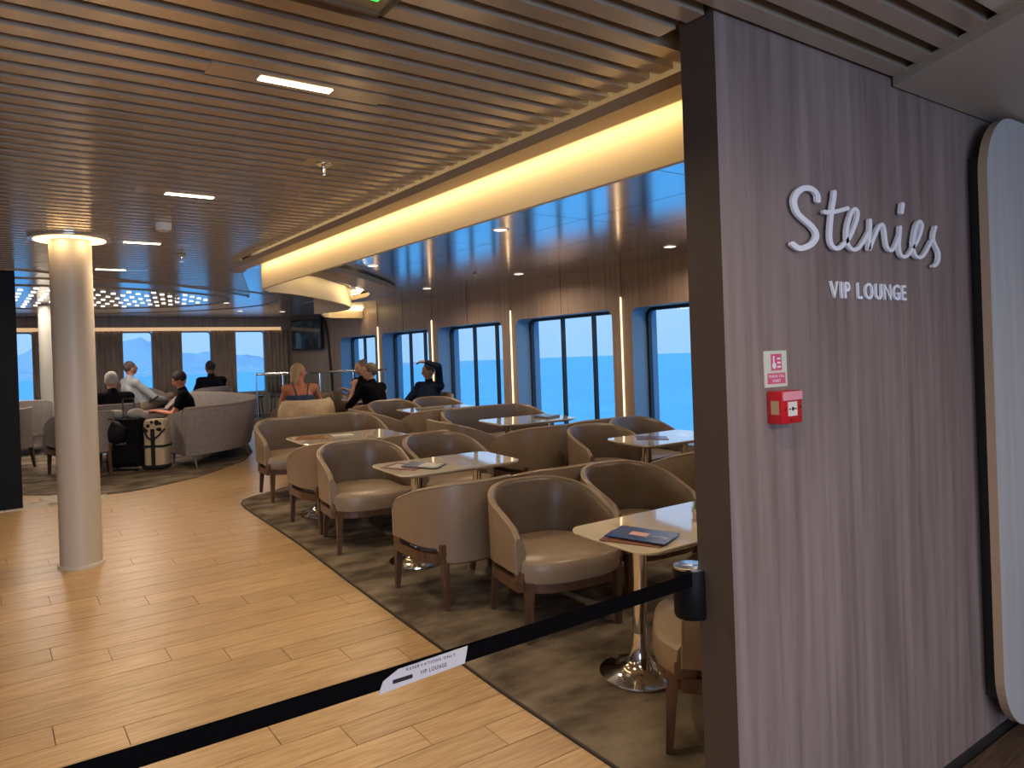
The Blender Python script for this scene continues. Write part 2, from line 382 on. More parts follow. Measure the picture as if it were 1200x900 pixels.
# frame of the long window: warm pelmet strip and rounded surround
bm = bmesh.new(); box(bm, -6, 5.30, YF-.16, YF-.03, 2.535, ZC+.0)
pel = struct('trim_pelmet', bm, mFRONT)
bm = bmesh.new(); box(bm, -6, 5.30, YF-.12, YF-.04, 2.47, 2.535)
o = obj('pelmet_light', bm, mat('pelmet_glow', (.8, .6, .4), .5, emis=(1, .62, .32), estr=.55), pel)
bm = bmesh.new()
P = rrect(-6, 5.42, FZ0-.02, FZ1+.05, .16, 6); Q = rrect(-6.0, 5.36, FZ0+.03, FZ1, .13, 6)
vi = [bm.verts.new((x, YF-.05, z)) for x, z in P]; vo = [bm.verts.new((x, YF-.05, z)) for x, z in Q]
wi = [bm.verts.new((x, YF+.02, z)) for x, z in P]; wo = [bm.verts.new((x, YF+.02, z)) for x, z in Q]
for i in range(14):
    bm.faces.new((vi[i], vi[i+1], vo[i+1], vo[i])); bm.faces.new((vo[i], vo[i+1], wo[i+1], wo[i])); bm.faces.new((vi[i+1], vi[i], wi[i], wi[i+1]))
bmesh.ops.recalc_face_normals(bm, faces=bm.faces)
sur = struct('trim_window_surround', bm, mat('sand_trim', (.60, .46, .30), .5))
obj('side_light', bx(5.36, 5.375, YF-.04, YF-.02, FZ0+.1, FZ1-.1), mat('side_glow', (.8, .6, .4), .5, emis=(1, .66, .36), estr=.9), sur)
for i, (xa, xb) in enumerate(((.1, .88), (1.12, 1.72), (2.28, 2.83), (3.32, 3.92), (4.36, 5.0), (-1.3, -.4), (-2.5, -1.7))):
    wn = thing('window_%d' % (i+6), None, None, (0, 0, 0)); wn['kind'] = 'structure'
    bm = bmesh.new(); g = .02
    for (A, B) in ((rrect(xa, xb, FZ0, FZ1, .06, 4), rrect(xa+g, xb-g, FZ0+g, FZ1-g, .05, 4)),):
        q1 = [bm.verts.new((x, YF+.06, z)) for x, z in A]; q2 = [bm.verts.new((x, YF+.06, z)) for x, z in B]; q3 = [bm.verts.new((x, YF+.11, z)) for x, z in B]
        for k in range(len(A)):
            k2 = (k+1) % len(A); bm.faces.new((q1[k], q1[k2], q2[k2], q2[k])); bm.faces.new((q2[k], q2[k2], q3[k2], q3[k]))
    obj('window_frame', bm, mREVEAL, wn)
    obj('pane', bx(xa+.01, xb-.01, YF+.09, YF+.097, FZ0+.01, FZ1-.01), mGLASS, wn)
# ribbed cladding below the long window, boards one by one
for i in range(26):
    x0 = 3.2+i*.085
    struct('trim_board' , bx(x0, x0+.074, YF-.02, YF+.0, .70, FZ0-.03), mFRONT)
# curtains
def curtain(x0, x1, label):
    bm = bmesh.new(); n = int((x1-x0)*70)
    rows = []
    for z in (1.17, 1.5, 2.0, 2.47):
        rows.append([(x0+(x1-x0)*k/n, YF-.10+.028*sin(k*1.05+.2*sin(z*3))+.008*sin(k*.37+z), z) for k in range(n+1)])
    sheet(bm, rows)
    o = obj('curtain', bm, mCURT, smooth=True); md = o.modifiers.new('t', 'SOLIDIFY'); md.thickness = .006
    tag(o, label, 'curtain', None)
curtain(.85, 1.13, 'narrow taupe curtain left of the rear column')
curtain(1.70, 2.28, 'taupe curtain directly right of the near column')
curtain(2.83, 3.32, 'taupe curtain between the two seated men by the bow windows')
curtain(3.91, 4.37, 'taupe curtain right of the man in the dark jacket')
curtain(5.0, 5.44, 'last taupe curtain beside the television, caught by warm light')
# angled bulkhead with the television
A = Vector((5.52, 15.70)); B = Vector((6.0, 14.46)); d = (B-A).normalized(); nn = Vector((-d.y, d.x))  # nn points outward
if nn.dot(Vector((1, 1))) < 0: nn = -nn
bm = bmesh.new(); prism(bm, [A[:], B[:], (B+nn*.1)[:], (A+nn*.1)[:]], .5, ZC+.1)
struct('wall_corner', bm, mFRONT)
tc_ = A+d*.66; yawtv = math.atan2(d.y, d.x)
tv = thing('television', 'black flat television mounted high on the angled corner wall', 'television', (tc_.x-nn.x*.10, tc_.y-nn.y*.10, 2.345), yawtv)
obj('housing', bx(-.45, .45, -.03, .03, -.315, .315, bev=.008), mBLKPL, tv)
ms = mSCREEN; t = ms.node_tree; no = t.nodes.new('ShaderNodeTexNoise'); no.inputs['Scale'].default_value = 5
rp = t.nodes.new('ShaderNodeValToRGB'); rp.color_ramp.elements[0].position = .45; rp.color_ramp.elements[0].color = (.004, .005, .006, 1); rp.color_ramp.elements[1].position = .7; rp.color_ramp.elements[1].color = (.010, .018, .022, 1)
tcn = t.nodes.new('ShaderNodeTexCoord'); t.links.new(tcn.outputs['Object'], no.inputs['Vector']); t.links.new(no.outputs['Fac'], rp.inputs[0]); t.links.new(rp.outputs[0], bsdf(ms).inputs['Emission Color']); bsdf(ms).inputs['Emission Strength'].default_value = 1
scr_side = -1 if (Vector((0, -1, 0)).rotated if False else True) else 1
obj('screen', bx(-.425, .425, -.034, -.0305, -.285, .29), mSCREEN, tv)
obj('wall_mount', bx(-.15, .15, .03, .10, -.12, .12), mBLKPL, tv)
bm = bmesh.new(); c0 = A+d*1.10-nn*.035
tube(bm, [(c0.x-d.x*.10, c0.y-d.y*.10, 2.70), (c0.x, c0.y, 2.66), (c0.x+d.x*.06, c0.y+d.y*.06, 2.5), (c0.x+d.x*.10, c0.y+d.y*.10, 2.2), (c0.x+d.x*.17, c0.y+d.y*.17, 1.45), (c0.x+d.x*.19, c0.y+d.y*.19, .75)], .022, 8)
tag(obj('cable_duct', bm, mBLKPL, smooth=True), 'black curved cable duct right of the television', 'duct')
# black partition at left, far left wall, back wall
bm = bx(-3.6, .35, 8.68, 9.2, fz(8.7), ZC); o = obj('partition', bm, mBLACK); tag(o, 'tall black partition at the left edge of the lounge', 'partition')
obj('edge_trim', bx(-.13, -.06, 8.655, 8.68, fz(8.7), ZC), mMETAL2, o)
struct('wall_left', bx(-4.3, -4.2, -4, 15.8, -.3, 2.95), mFRONT)
struct('wall_back', bx(-4.3, 7, -4.1, -4, -.3, 2.95), mFRONT)

# ================================================================== CEILINGS
# slatted ceiling, each slat a part
bm = bmesh.new(); SEDGE = [(-4.2, 8.35), (.0, 8.40), (.36, 8.45), (1.01, 8.84), (1.41, 9.1), (1.91, 9.45), (2.4, 9.85), (2.9, 10.35), (3.2, 10.72)]
P = [(-4.2, -4), (5.2, -4), (5.2, 1.4), (2.05, 1.4), (2.05, 7.2), (2.33, 8.1), (3.2, 10.72)]+SEDGE[::-1][1:]
prism(bm, P, ZC+.08, ZC+.12)
ceil = struct('ceiling', bm, mSLATBACK)
def slat_right(y):
    if y < 1.42: return 5.2
    if y < 1.60: return 1.79
    if y < 7.0: return 2.03
    return 2.03+(y-7.0)*.30 if y < 8.2 else min(3.2, 2.39+(y-8.2)*.33)
def slat_left(y):
    if y < 8.35: return -4.2
    for (xa, ya), (xb, yb) in zip(SEDGE, SEDGE[1:]):
        if ya <= y <= yb and yb > ya: return xa+(xb-xa)*(y-ya)/(yb-ya)
    return 9
SP = .111; y0s = 1.982
k = -50; HOLD = {}
while True:
    yb = y0s+SP*k; k += 1
    if yb > 10.6: break
    if yb < -3.4: continue
    # slat spans [yb, yb+.068]
    xl, xr = slat_left(yb+.03), slat_right(yb+.03)
    if xr-xl < .15: continue
    xr_obj = obj('slat', bx(xl, xr, yb, yb+.066, ZC, ZC+.058), mSLAT, ceil)
# flat blanks with the slot lamps
for i, (lx, ly) in enumerate(SLOTS):
    if lx < 0 and ly > 7: continue
    lab = {0: 'long glowing slot lamp in the slats, the one nearest the camera', 1: 'slot lamp in the slatted ceiling above the near column, second in its row', 2: 'third slot lamp along the slatted ceiling', 3: 'farthest slot lamp in the slatted ceiling'}.get(i, 'recessed slot lamp outside the picture')
    if i > 3:
        o = obj('lamp_lens', bx(lx-.13, lx+.13, ly-.02, ly+.02, ZC-.004, ZC), mLEDC, ceil); continue
    t = thing('ceiling_light', lab, 'light', (lx, ly, ZC), 0, 'slot lamps in the slatted ceiling')
    obj('blank', bx(-.30, .34, -.055, .055, -.001, .05), mSLAT, t)
    obj('lens', bx(-.13, .13, -.02, .02, -.004, .0), mLEDC, t)
# smooth ceilings (bow part and window side)
def smooth_z(name, P, m, z=ZC):
    bm = bmesh.new(); prism(bm, P, z+.03, z+.06); return struct(name, bm, m)
mc = smooth_z('ceiling_bow', [(-4.2, 8.35), (.36, 8.45), (1.01, 8.84), (1.41, 9.1), (1.91, 9.45), (2.4, 9.85), (2.9, 10.35), (3.2, 10.72), (2.78, 9.4), (2.36, 8.1), (2.14, 7.25), (2.3, 7.2), (2.6, 7.6), (4.41, 9.2), (4.8, 11.0), (5.2, 12.2), (6.3, 13), (6.3, 16), (-4.2, 16)], mMETAL2, ZC-.026)
# edge trim where the slats stop
bm = bmesh.new()
tube(bm, [(x, y, ZC+.0) for x, y in SEDGE]+[(3.24, 10.9, ZC)], .012, 6); struct('trim_slat_edge', bm, mLEDGE)
# window side ceiling: satin panels one by one
mcw = bmesh.new(); prism(mcw, [(2.4, 1.4), (6.3, 1.4), (6.3, 13.2), (5.3, 13.2), (2.4, 7.0)], ZC+.02, ZC+.05)
mcw = struct('ceiling_window_side', mcw, mWALLEND)
XP = [2.27, 3.0, 3.67, 4.41, 5.2, 6.0]; YP = [1.4, 2.8, 4.09, 5.4, 6.7, 8.0, 9.3, 10.6, 11.9, 13.1]
for i in range(5):
    for j in range(9):
        x0, x1, ya, yb = XP[i], XP[i+1], YP[j], YP[j+1]
        # front limit follows the curved drop
        lim = {0: 7.3, 1: 8.0, 2: 8.9, 3: 11.9, 4: 13.1}[i]
        if ya >= lim: continue
        yb = min(yb, lim+ .35)
        obj('ceiling_panel', bx(x0+.004, x1-.004, ya+.004, yb-.004, ZC, ZC+.022), mMETAL, mcw)
# fascia: straight run then curve to the window side
def fascia(name, pts, z0, z1, th, m, lab=None):
    bm = bmesh.new(); L = []; n = len(pts)
    for i, (x, y) in enumerate(pts):
        q0 = Vector(pts[max(i-1, 0)]); q1 = Vector(pts[min(i+1, n-1)]); dd = (q1-q0).normalized(); nr = Vector((dd.y, -dd.x))*th
        L.append(((x, y), (x+nr.x, y+nr.y)))
    grid = [[(a_[0], a_[1], z1), (a_[0], a_[1], z0), (b_[0], b_[1], z0), (b_[0], b_[1], z1)] for a_, b_ in L]
    sheet(bm, grid); 
    for g_ in (grid[0], grid[-1]): bm.faces.new([bm.verts.new(v) for v in g_])
    bmesh.ops.recalc_face_normals(bm, faces=bm.faces)
    return obj(name, bm, m, smooth=True)
FP = [(2.26, 1.54)]+[(2.26, y) for y in (2.5, 3.5, 4.5, 5.5, 6.5, 7.0)]+[(2.27, 7.18), (2.32, 7.34), (2.45, 7.52)]
fa = fascia('light_fascia', FP, 2.465, ZC, .03, mCREAM); tag(fa, 'long glowing cream ceiling fascia between slats and satin panels', 'fascia')
bm = bmesh.new()
prism(bm, [(2.03, 1.54), (2.15, 1.54), (2.15, 7.2), (2.20, 7.5), (2.08, 7.56), (2.03, 7.2)], 2.655, 2.70); obj('ledge', bm, mLEDGE, fa)
bm = bmesh.new(); prism(bm, [(2.15, 1.55), (2.16, 1.55), (2.16, 7.2), (2.15, 7.2)], 2.655, 2.70); obj('lip', bm, mCREAM, fa)
obj('led_strip', bx(2.17, 2.21, 1.6, 7.15, 2.700, 2.71), mLEDW, fa)
# curved drop
CP = [(2.45, 7.52), (2.75, 7.72), (3.1, 8.05), (3.5, 8.5), (3.85, 8.92), (4.12, 9.35), (4.28, 9.8), (4.30, 10.25), (4.15, 10.7)]
fb = fascia('curved_fascia', CP, 2.47, ZC-.01, .03, mCREAM); tag(fb, 'curved cream ceiling drop sweeping right from the long fascia', 'fascia')
bm = bmesh.new(); L1 = [(x+.03, y-.10) for x, y in CP]
CP2 = [(3.0, 7.7), (3.5, 7.9), (4.0, 8.35), (4.5, 9.0), (4.85, 9.6), (5.0, 10.2), (5.0, 10.8)]
def ribbon(pts, w, z0, z1):
    bm = bmesh.new(); A_, B_ = [], []
    for i, (x, y) in enumerate(pts):
        q0 = Vector(pts[max(i-1, 0)]); q1 = Vector(pts[min(i+1, len(pts)-1)]); dd = (q1-q0).normalized(); nr = Vector((dd.y, -dd.x))
        A_.append((x, y)); B_.append((x+nr.x*w, y+nr.y*w))
    g_ = [[(a_[0], a_[1], z0), (b_[0], b_[1], z0), (b_[0], b_[1], z1), (a_[0], a_[1], z1), (a_[0], a_[1], z0)] for a_, b_ in zip(A_, B_)]
    sheet(bm, g_); bmesh.ops.recalc_face_normals(bm, faces=bm.faces); return bm
obj('outer_ledge', ribbon([(x+.22, y-.20) for x, y in CP], .35, 2.64, 2.70), mLEDGE, fb)
obj('led_strip', ribbon([(x+.12, y-.10) for x, y in CP], .04, 2.695, 2.705), mLEDW, fb)
fc = fascia('end_fascia', [(4.85, 12.2), (5.1, 12.75), (5.4, 13.0), (5.99, 13.02)], 2.56, ZC, .03, mCREAM); tag(fc, 'short glowing cream ceiling drop above the farthest side window', 'fascia')
obj('led_strip', bx(5.2, 5.95, 12.90, 12.94, 2.70, 2.71), mLEDW, fc)
area('end_cove_lamp', (5.6, 12.85, 2.69), (radians(-25), 0, 0), .7, .03, 1.2, (1, .72, .36))
area('curve_cove_lamp', (3.95, 8.75, 2.68), (radians(-20), radians(25), radians(-42)), .05, 2.0, 4.0, (1, .72, .36))
# oval recess with small lights
ov = thing('ceiling_recess', 'oval ceiling recess full of tiny rectangular lights over the bow seats', 'ceiling light', (0, 0, 0))
bm = bmesh.new()
pts = [(.6+2.55*cos(t), 11.7+1.75*sin(t)) for t in [2*pi*k/48 for k in range(49)]]
tube(bm, [(x, y, ZC+.001) for x, y in pts], .012, 6, cap=False); obj('rim', bm, mLEDGE, ov)
lm = bpy.data.meshes.new('lamp_lens'); lb = bmesh.new(); box(lb, -.026, .026, -.006, .006, -.004, .004); lb.to_mesh(lm); lb.free(); lm.materials.append(mat('dot_lens', (1, .95, .9), .4, emis=(1, .88, .74), estr=3.0))
n = 0
for j in range(13):
    for i in range(17):
        X = -1.7+i*.29+(.145 if j % 2 else 0); Y = 10.3+j*.235
        if ((X-.6)/2.3)**2+((Y-11.7)/1.5)**2 < 1:
            o = bpy.data.objects.new('lamp_lens', lm); COL.objects.link(o); o.parent = ov; o.location = (X, Y, ZC-.001); n += 1
# second ring trims on bow ceiling
bm = bmesh.new(); tube(bm, [(x, y, ZC+.001) for x, y in [(.6+3.3*cos(t), 11.9+2.7*sin(t)) for t in [2*pi*k/48 for k in range(49)]]], .010, 6, cap=False)
struct('trim_ceiling_ring', bm, mLEDGE)
# flat lowered ceiling corner at right
bm = bmesh.new(); prism(bm, [(2.83, 1.39), (1.9, -.35), (6, -.35), (6, 1.39)], 2.69, 2.73); struct('ceiling_corner', bm, mat('corner_ceiling', (.50, .44, .38), .5))
# downlights in the satin ceiling
LB = ['satin ceiling downlight closest to the glowing fascia', 'small ceiling downlight above the curved drop', 'ceiling downlight nearest the sign wall', 'ceiling downlight above the window gap', 'ceiling downlight by the wall above the far windows']
for i, (lx, ly) in enumerate(SPOTS[:5]+[(4.56, 10.6)]):
    t = thing('downlight', (LB+['small downlight near the far curved drop'])[i], 'light', (lx, ly, ZC), 0, None)
    bm = bmesh.new(); lathe(bm, [(.05, -.002), (.055, -.004), (.065, -.003), (.07, .002)], 20); obj('bezel', bm, mWHITE, t, smooth=True)
    bm = bmesh.new(); lathe(bm, [(.052, -.0035), (.05, -.006)], 20); obj('lens', bm, mLEDS, t)
BL = [(4.56, 11.35), (3.2, 11.9), (3.9, 13.6), (4.7, 13.7)]
BLL = ['round downlight just behind the curved fascia', 'round downlight left of the curved fascia, in the blue reflection', 'small round downlight above the last bow window', 'small round downlight right above the television']
for i, (lx, ly) in enumerate(BL):
    t = thing('downlight', BLL[i], 'light', (lx, ly, ZC+.002), 0, 'downlights in the smooth bow ceiling')
    bm = bmesh.new(); lathe(bm, [(.045, -.004), (.06, -.003), (.065, .002)], 16); obj('bezel', bm, mWHITE, t, smooth=True)
    bm = bmesh.new(); lathe(bm, [(.046, -.0045), (.04, -.006)], 16); obj('lens', bm, mLEDS, t)
# sprinklers, detectors
def sprinkler(x, y, z, lab, plate=False):
    t = thing('sprinkler', lab, 'sprinkler', (x, y, z))
    if plate: obj('cover_plate', bx(-.10, .10, -.05, .05, -.002, .05), mSLAT, t)
    bm = bmesh.new(); lathe(bm, [(.035, -.002), (.04, -.008), (.028, -.016), (.012, -.02), (.010, -.045), (.004, -.06)], 16); obj('head', bm, mCHROME, t, smooth=True)
    bm = bmesh.new(); lathe(bm, [(.022, -.062), (.022, -.065)], 12); obj('deflector', bm, mCHROME, t)
sprinkler(1.44, 3.52, ZC, 'chrome sprinkler on a flat square plate in the slats', True)
sprinkler(1.50, 6.92, ZC, 'chrome sprinkler in the slats beyond the smoke detector')
sprinkler(4.79, 7.24, ZC, 'small dark sprinkler hanging from the satin panels')
sprinkler(2.3, 11.0, ZC+.003, 'small sprinkler beside the oval light recess')
t = thing('smoke_detector', 'round white smoke detector on the slatted ceiling', 'detector', (1.08, 5.49, ZC))
bm = bmesh.new(); lathe(bm, [(.052, 0), (.052, -.03), (.048, -.05), (.03, -.056)], 20); obj('body', bm, mWHITE, t, smooth=True)
bm = bmesh.new(); lathe(bm, [(.044, -.0505), (.044, -.053)], 20); obj('vent_ring', bm, mBLKPL, t)
# emergency light box at the top edge
t = thing('emergency_light', 'rectangular emergency light box with green lamp at top edge of picture', 'light', (.83, 1.73, 2.69))
bm = bmesh.new()
for q in ((-.34, .10, -.10, -.088), (-.34, .10, .088, .10), (-.34, -.328, -.10, .10), (.088, .10, -.10, .10)): box(bm, *q, -.03, .0)
obj('frame', bm, mat('bronze_frame', (.16, .10, .06), .4), t)
obj('cover', bx(-.33, .09, -.09, .09, -.022, -.016), mat('smoked_cover', (.30, .24, .13), .15), t)
obj('green_lamp', bx(.03, .055, -.03, .03, -.026, -.022), mat('green_led', (0, .5, .05), .4, emis=(.05, .9, .1), estr=1.2), t)
obj('pale_lamp', bx(-.14, -.06, -.02, .05, -.026, -.022), mat('pale_led', (.7, .6, .4), .4, emis=(.9, .75, .45), estr=.5), t)

struct('wall_foyer', bx(6.3, 6.4, -4.1, 1.55, -.3, 2.95), mFRONT)
struct('ceiling_deckhead', bx(-4.35, 6.5, -4.2, 16.0, 2.86, 2.95), mSLATBACK)
bm = bmesh.new(); prism(bm, [(1.7, 1.54), (2.6, 1.54), (2.6, 7.3), (1.7, 7.3)], ZC+.055, ZC+.075); struct('trim_slot', bm, mWALLEND)
# ================================================================== COLUMNS
def column(x, y, rr, lab, ring=False, m=mLOFF):
    t = thing('column', lab, 'column', (x, y, 0))
    bm = bmesh.new(); lathe(bm, [(rr, fz(y)-.03), (rr, fz(y)+.02), (rr, ZC+.0)], 48); obj('shaft', bm, m, t, smooth=True)
    bm = bmesh.new(); z = fz(y)
    lathe(bm, [(rr+.018, z-.015), (rr+.018, z+.012), (rr+.012, z+.02), (rr+.001, z+.02)], 48); obj('base_ring', bm, m, t, smooth=True)
    if ring:
        bm = bmesh.new(); lathe(bm, [(.27, ZC-.001), (.27, ZC-.018), (.24, ZC-.02)], 48); obj('light_ring', bm, mSLAT, t, smooth=True)
        bm = bmesh.new(); lathe(bm, [(.235, ZC-.0205), (.235, ZC-.024)], 48); obj('lens', bm, mat('halo_lens', (1, .9, .7), .5, emis=(1, .70, .34), estr=2.6), t)
        for k in range(6):
            l = area('halo_lamp', (x+.205*cos(k*pi/3), y+.205*sin(k*pi/3), ZC-.03), (0, 0, 0), .05, .05, .55, (1, .66, .30))
column(.605, 6.34, .139, 'near round cream column with a glowing halo at its top', True)
column(.90, 12.65, .13, 'rear round pale column half hidden behind the near one', m=mat('pale_column', (.36, .36, .33), .4))

# ================================================================== LETTERING
def pt_ribbon(pts, w=1.0, y0=1.376, y1=1.386):
    # broad-nib stroke: smooth path, constant nib
    P = [Vector(q) for q in pts]; Q = []
    for i in range(len(P)-1):
        p0, p1, p2, p3 = P[max(i-1, 0)], P[i], P[i+1], P[min(i+2, len(P)-1)]
        for k in range(5):
            t_ = k/5; Q.append(.5*((2*p1)+(p2-p0)*t_+(2*p0-5*p1+4*p2-p3)*t_**2+(3*p1-p0-3*p2+p3)*t_**3))
    Q.append(P[-1]); NX, NZ = .0112*w, .0068*w
    bm = bmesh.new(); L_, R_ = [], []
    for i, q in enumerate(Q):
        dd = Q[min(i+1, len(Q)-1)]-Q[max(i-1, 0)]; u = Vector((dd.x/NX, dd.y/NZ)); u.normalize(); nr = Vector((-u.y*NX, u.x*NZ))
        L_.append(q+nr); R_.append(q-nr)
    # round ends
    def cap(q, dd):
        u = Vector((dd.x/NX, dd.y/NZ)).normalized(); a0 = math.atan2(u.y, u.x)
        return [q+Vector((cos(a0+t_)*NX, sin(a0+t_)*NZ)) for t_ in (pi/3, 0, -pi/3)]
    ce = cap(Q[-1], Q[-1]-Q[-2]); cs = cap(Q[0], Q[0]-Q[1])
    def ring(pl, pr_): return [(pl.x, y0, pl.y), (pr_.x, y0, pr_.y), (pr_.x, y1, pr_.y), (pl.x, y1, pl.y), (pl.x, y0, pl.y)]
    rings = [ring(l_, q_) for l_, q_ in zip(L_, R_)]
    sheet(bm, rings)
    for L0, R1, cc in ((L_[-1], R_[-1], ce), (R_[0], L_[0], cs)):
        poly = [L0]+cc+[R1]
        A_ = [bm.verts.new((q.x, y0, q.y)) for q in poly]; B_ = [bm.verts.new((q.x, y1, q.y)) for q in poly]
        bm.faces.new(A_); bm.faces.new(B_[::-1])
        for i in range(len(poly)): bm.faces.new((A_[i], B_[i], B_[(i+1) % len(poly)], A_[(i+1) % len(poly)]))
    bmesh.ops.recalc_face_normals(bm, faces=bm.faces)
    return bm
ST = {
 'S': ([(2.281,2.204),(2.277,2.224),(2.248,2.238),(2.206,2.237),(2.17,2.223),(2.148,2.201),(2.145,2.178),(2.161,2.152),(2.2,2.132),(2.239,2.115),(2.262,2.096),(2.261,2.078),(2.235,2.057),(2.194,2.043),(2.159,2.039),(2.128,2.05)], 1.3),
 't': ([(2.382,2.243),(2.376,2.218),(2.364,2.185),(2.355,2.153),(2.348,2.121),(2.344,2.089),(2.35,2.065),(2.372,2.051),(2.404,2.055),(2.435,2.072)], 1.05),
 'tb': ([(2.314,2.169),(2.349,2.17),(2.397,2.179),(2.46,2.194)], 1.0),
 'e': ([(2.435,2.072),(2.466,2.094),(2.496,2.129),(2.52,2.166),(2.524,2.188),(2.508,2.196),(2.489,2.187),(2.467,2.157),(2.452,2.123),(2.448,2.09),(2.459,2.064),(2.489,2.052),(2.525,2.062),(2.564,2.092),(2.592,2.119)], .92),
 'n': ([(2.606,2.165),(2.604,2.14),(2.596,2.1),(2.593,2.058),(2.611,2.082),(2.64,2.117),(2.667,2.147),(2.692,2.155),(2.704,2.136),(2.71,2.102),(2.721,2.074),(2.748,2.064),(2.778,2.083),(2.809,2.12)], .92),
 'i': ([(2.821,2.156),(2.813,2.12),(2.807,2.085),(2.814,2.056),(2.84,2.045),(2.876,2.056),(2.915,2.085)], .92),
 'd': ([(2.844,2.244),(2.833,2.212)], 1.15),
 'e2': ([(2.915,2.085),(2.947,2.111),(2.979,2.15),(2.991,2.178),(2.971,2.189),(2.948,2.175),(2.928,2.14),(2.916,2.103),(2.919,2.068),(2.943,2.05),(2.98,2.053),(3.02,2.079),(3.062,2.119)], .92),
 's': ([(3.101,2.177),(3.084,2.151),(3.079,2.126),(3.096,2.102),(3.118,2.079),(3.119,2.054),(3.101,2.031),(3.072,2.021)], .95)}
sg = thing('wall_sign_lettering', 'large raised silver script lettering reading Stenies on wood wall', 'sign')
for n_, (k_, (pts, w_)) in enumerate(ST.items()): obj('letter', pt_ribbon(pts, w_, 1.3760-.0004*n_), mLETTER, sg)
for q in ((2.239, 2.115), (2.348, 2.121), (2.452, 2.110), (2.596, 2.10), (2.807, 2.085), (2.916, 2.10), (3.118, 2.06)):
    obj('standoff', bx(q[0]-.003, q[0]+.003, 1.3862, 1.40, q[1]-.002, q[1]+.002), mBLKPL, sg)
def letters(txt, x0, z0, width, height, parent, m, yf, yb, name='letter', gap=.36):
    # block letters from the built-in font, each its own mesh, fitted into width x height
    ob = []
    xcur = 0
    for ch in txt:
        if ch == ' ': xcur += .42; continue
        c = bpy.data.curves.new('txt', 'FONT'); c.body = ch; c.extrude = .5; c.offset = .012
        o = bpy.data.objects.new('txt', c); COL.objects.link(o)
        dg = bpy.context.evaluated_depsgraph_get(); me = bpy.data.meshes.new_from_object(o.evaluated_get(dg))
        COL.objects.unlink(o); bpy.data.objects.remove(o)
        xs_ = [v.co.x for v in me.vertices]; mn, mx = min(xs_), max(xs_)
        ob.append((me, xcur-mn)); xcur += mx-mn+gap*.6
    tot = xcur-gap*.6
    for me, dx in ob:
        for v in me.vertices:
            X = x0+(v.co.x+dx)/tot*width; Z = z0+v.co.y/.70*height; Y = yf if v.co.z > 0 else yb
            v.co = (X, Y, Z)
        me.materials.append(m); me.name = name
        o = bpy.data.objects.new(name, me); COL.objects.link(o); o.parent = parent
sg2 = thing('wall_sign_lettering', 'small raised silver block letters reading VIP LOUNGE', 'sign')
letters('VIP LOUNGE', 2.356, 1.884, .52, .057, sg2, mat('silver_block', (.88, .90, .98), .4, 0), 1.388, 1.396)
# call point notice
t = thing('safety_notice', 'small pale notice with pink fire alarm print above red call point', 'notice', (1.984, 1.40, 1.597))
obj('board', bx(0, .118, -.003, 0, 0, .114), mat('pale_notice', (.60, .62, .50), .5), t)
mPINK = mat('pink_print', (.62, .10, .20), .5)
obj('pictogram_field', bx(.034, .090, -.0036, -.003, .052, .104), mPINK, t)
obj('text_field', bx(.014, .108, -.0036, -.003, .010, .044), mPINK, t)
bm = bmesh.new(); lathe(bm, [(.010, 0), (.010, .001)], 14, M=Matrix.Translation((.049, -.0038, .067)) @ Matrix.Rotation(pi/2, 4, 'X')); box(bm, .045, .052, -.0042, -.0036, .07, .098); obj('hand_symbol', bm, mWHITE, t)
bm = bmesh.new()
for q in range(3): box(bm, .066, .084, -.0042, -.0036, .060+q*.013, .066+q*.013)
obj('flame_symbol', bm, mWHITE, t)
for txt, zz, hh in (('MANUAL CALL', .030, .009), ('POINT', .015, .009)):
    letters(txt, .020 if len(txt) > 6 else .040, zz, .082 if len(txt) > 6 else .042, hh, t, mWHITE, -.0042, -.0036)
# red call point
t = thing('fire_call_point', 'red fire alarm call point on the wood wall', 'alarm', (1.992, 1.40, 1.484))
bm = bx(0, .108, -.055, 0, 0, .102, bev=.006); obj('housing', bm, mRED, t, smooth=True)
obj('hinged_cover', bx(.004, .104, -.060, -.053, .072, .100, bev=.003), mat('clear_pink', (.72, .30, .36), .25), t)
obj('press_plate', bx(.030, .076, -.0575, -.054, .024, .068), mat('pale_plate', (.72, .66, .60), .4), t)
bm = bmesh.new(); lathe(bm, [(.006, 0), (.006, .001)], 12, M=Matrix.Translation((.052, -.058, .046)) @ Matrix.Rotation(pi/2, 4, 'X')); obj('target_dot', bm, mBLKPL, t)
for q in (-1, 1): obj('arrow', bx(.052+q*.015-.004, .052+q*.015+.004, -.0585, -.0575, .044, .048), mBLKPL, t)
for q in ((.016, .046), (.096, .05), (.045, .012)):
    bm = bmesh.new(); lathe(bm, [(.0035, 0), (.0035, .001)], 10, M=Matrix.Translation((q[0], -.0556, q[1])) @ Matrix.Rotation(pi/2, 4, 'X')); obj('screw', bm, mBLKPL, t)
obj('side_label', bx(-.0006, 0, -.044, -.016, .03, .072), mat('label_paper', (.45, .33, .16), .6), t)

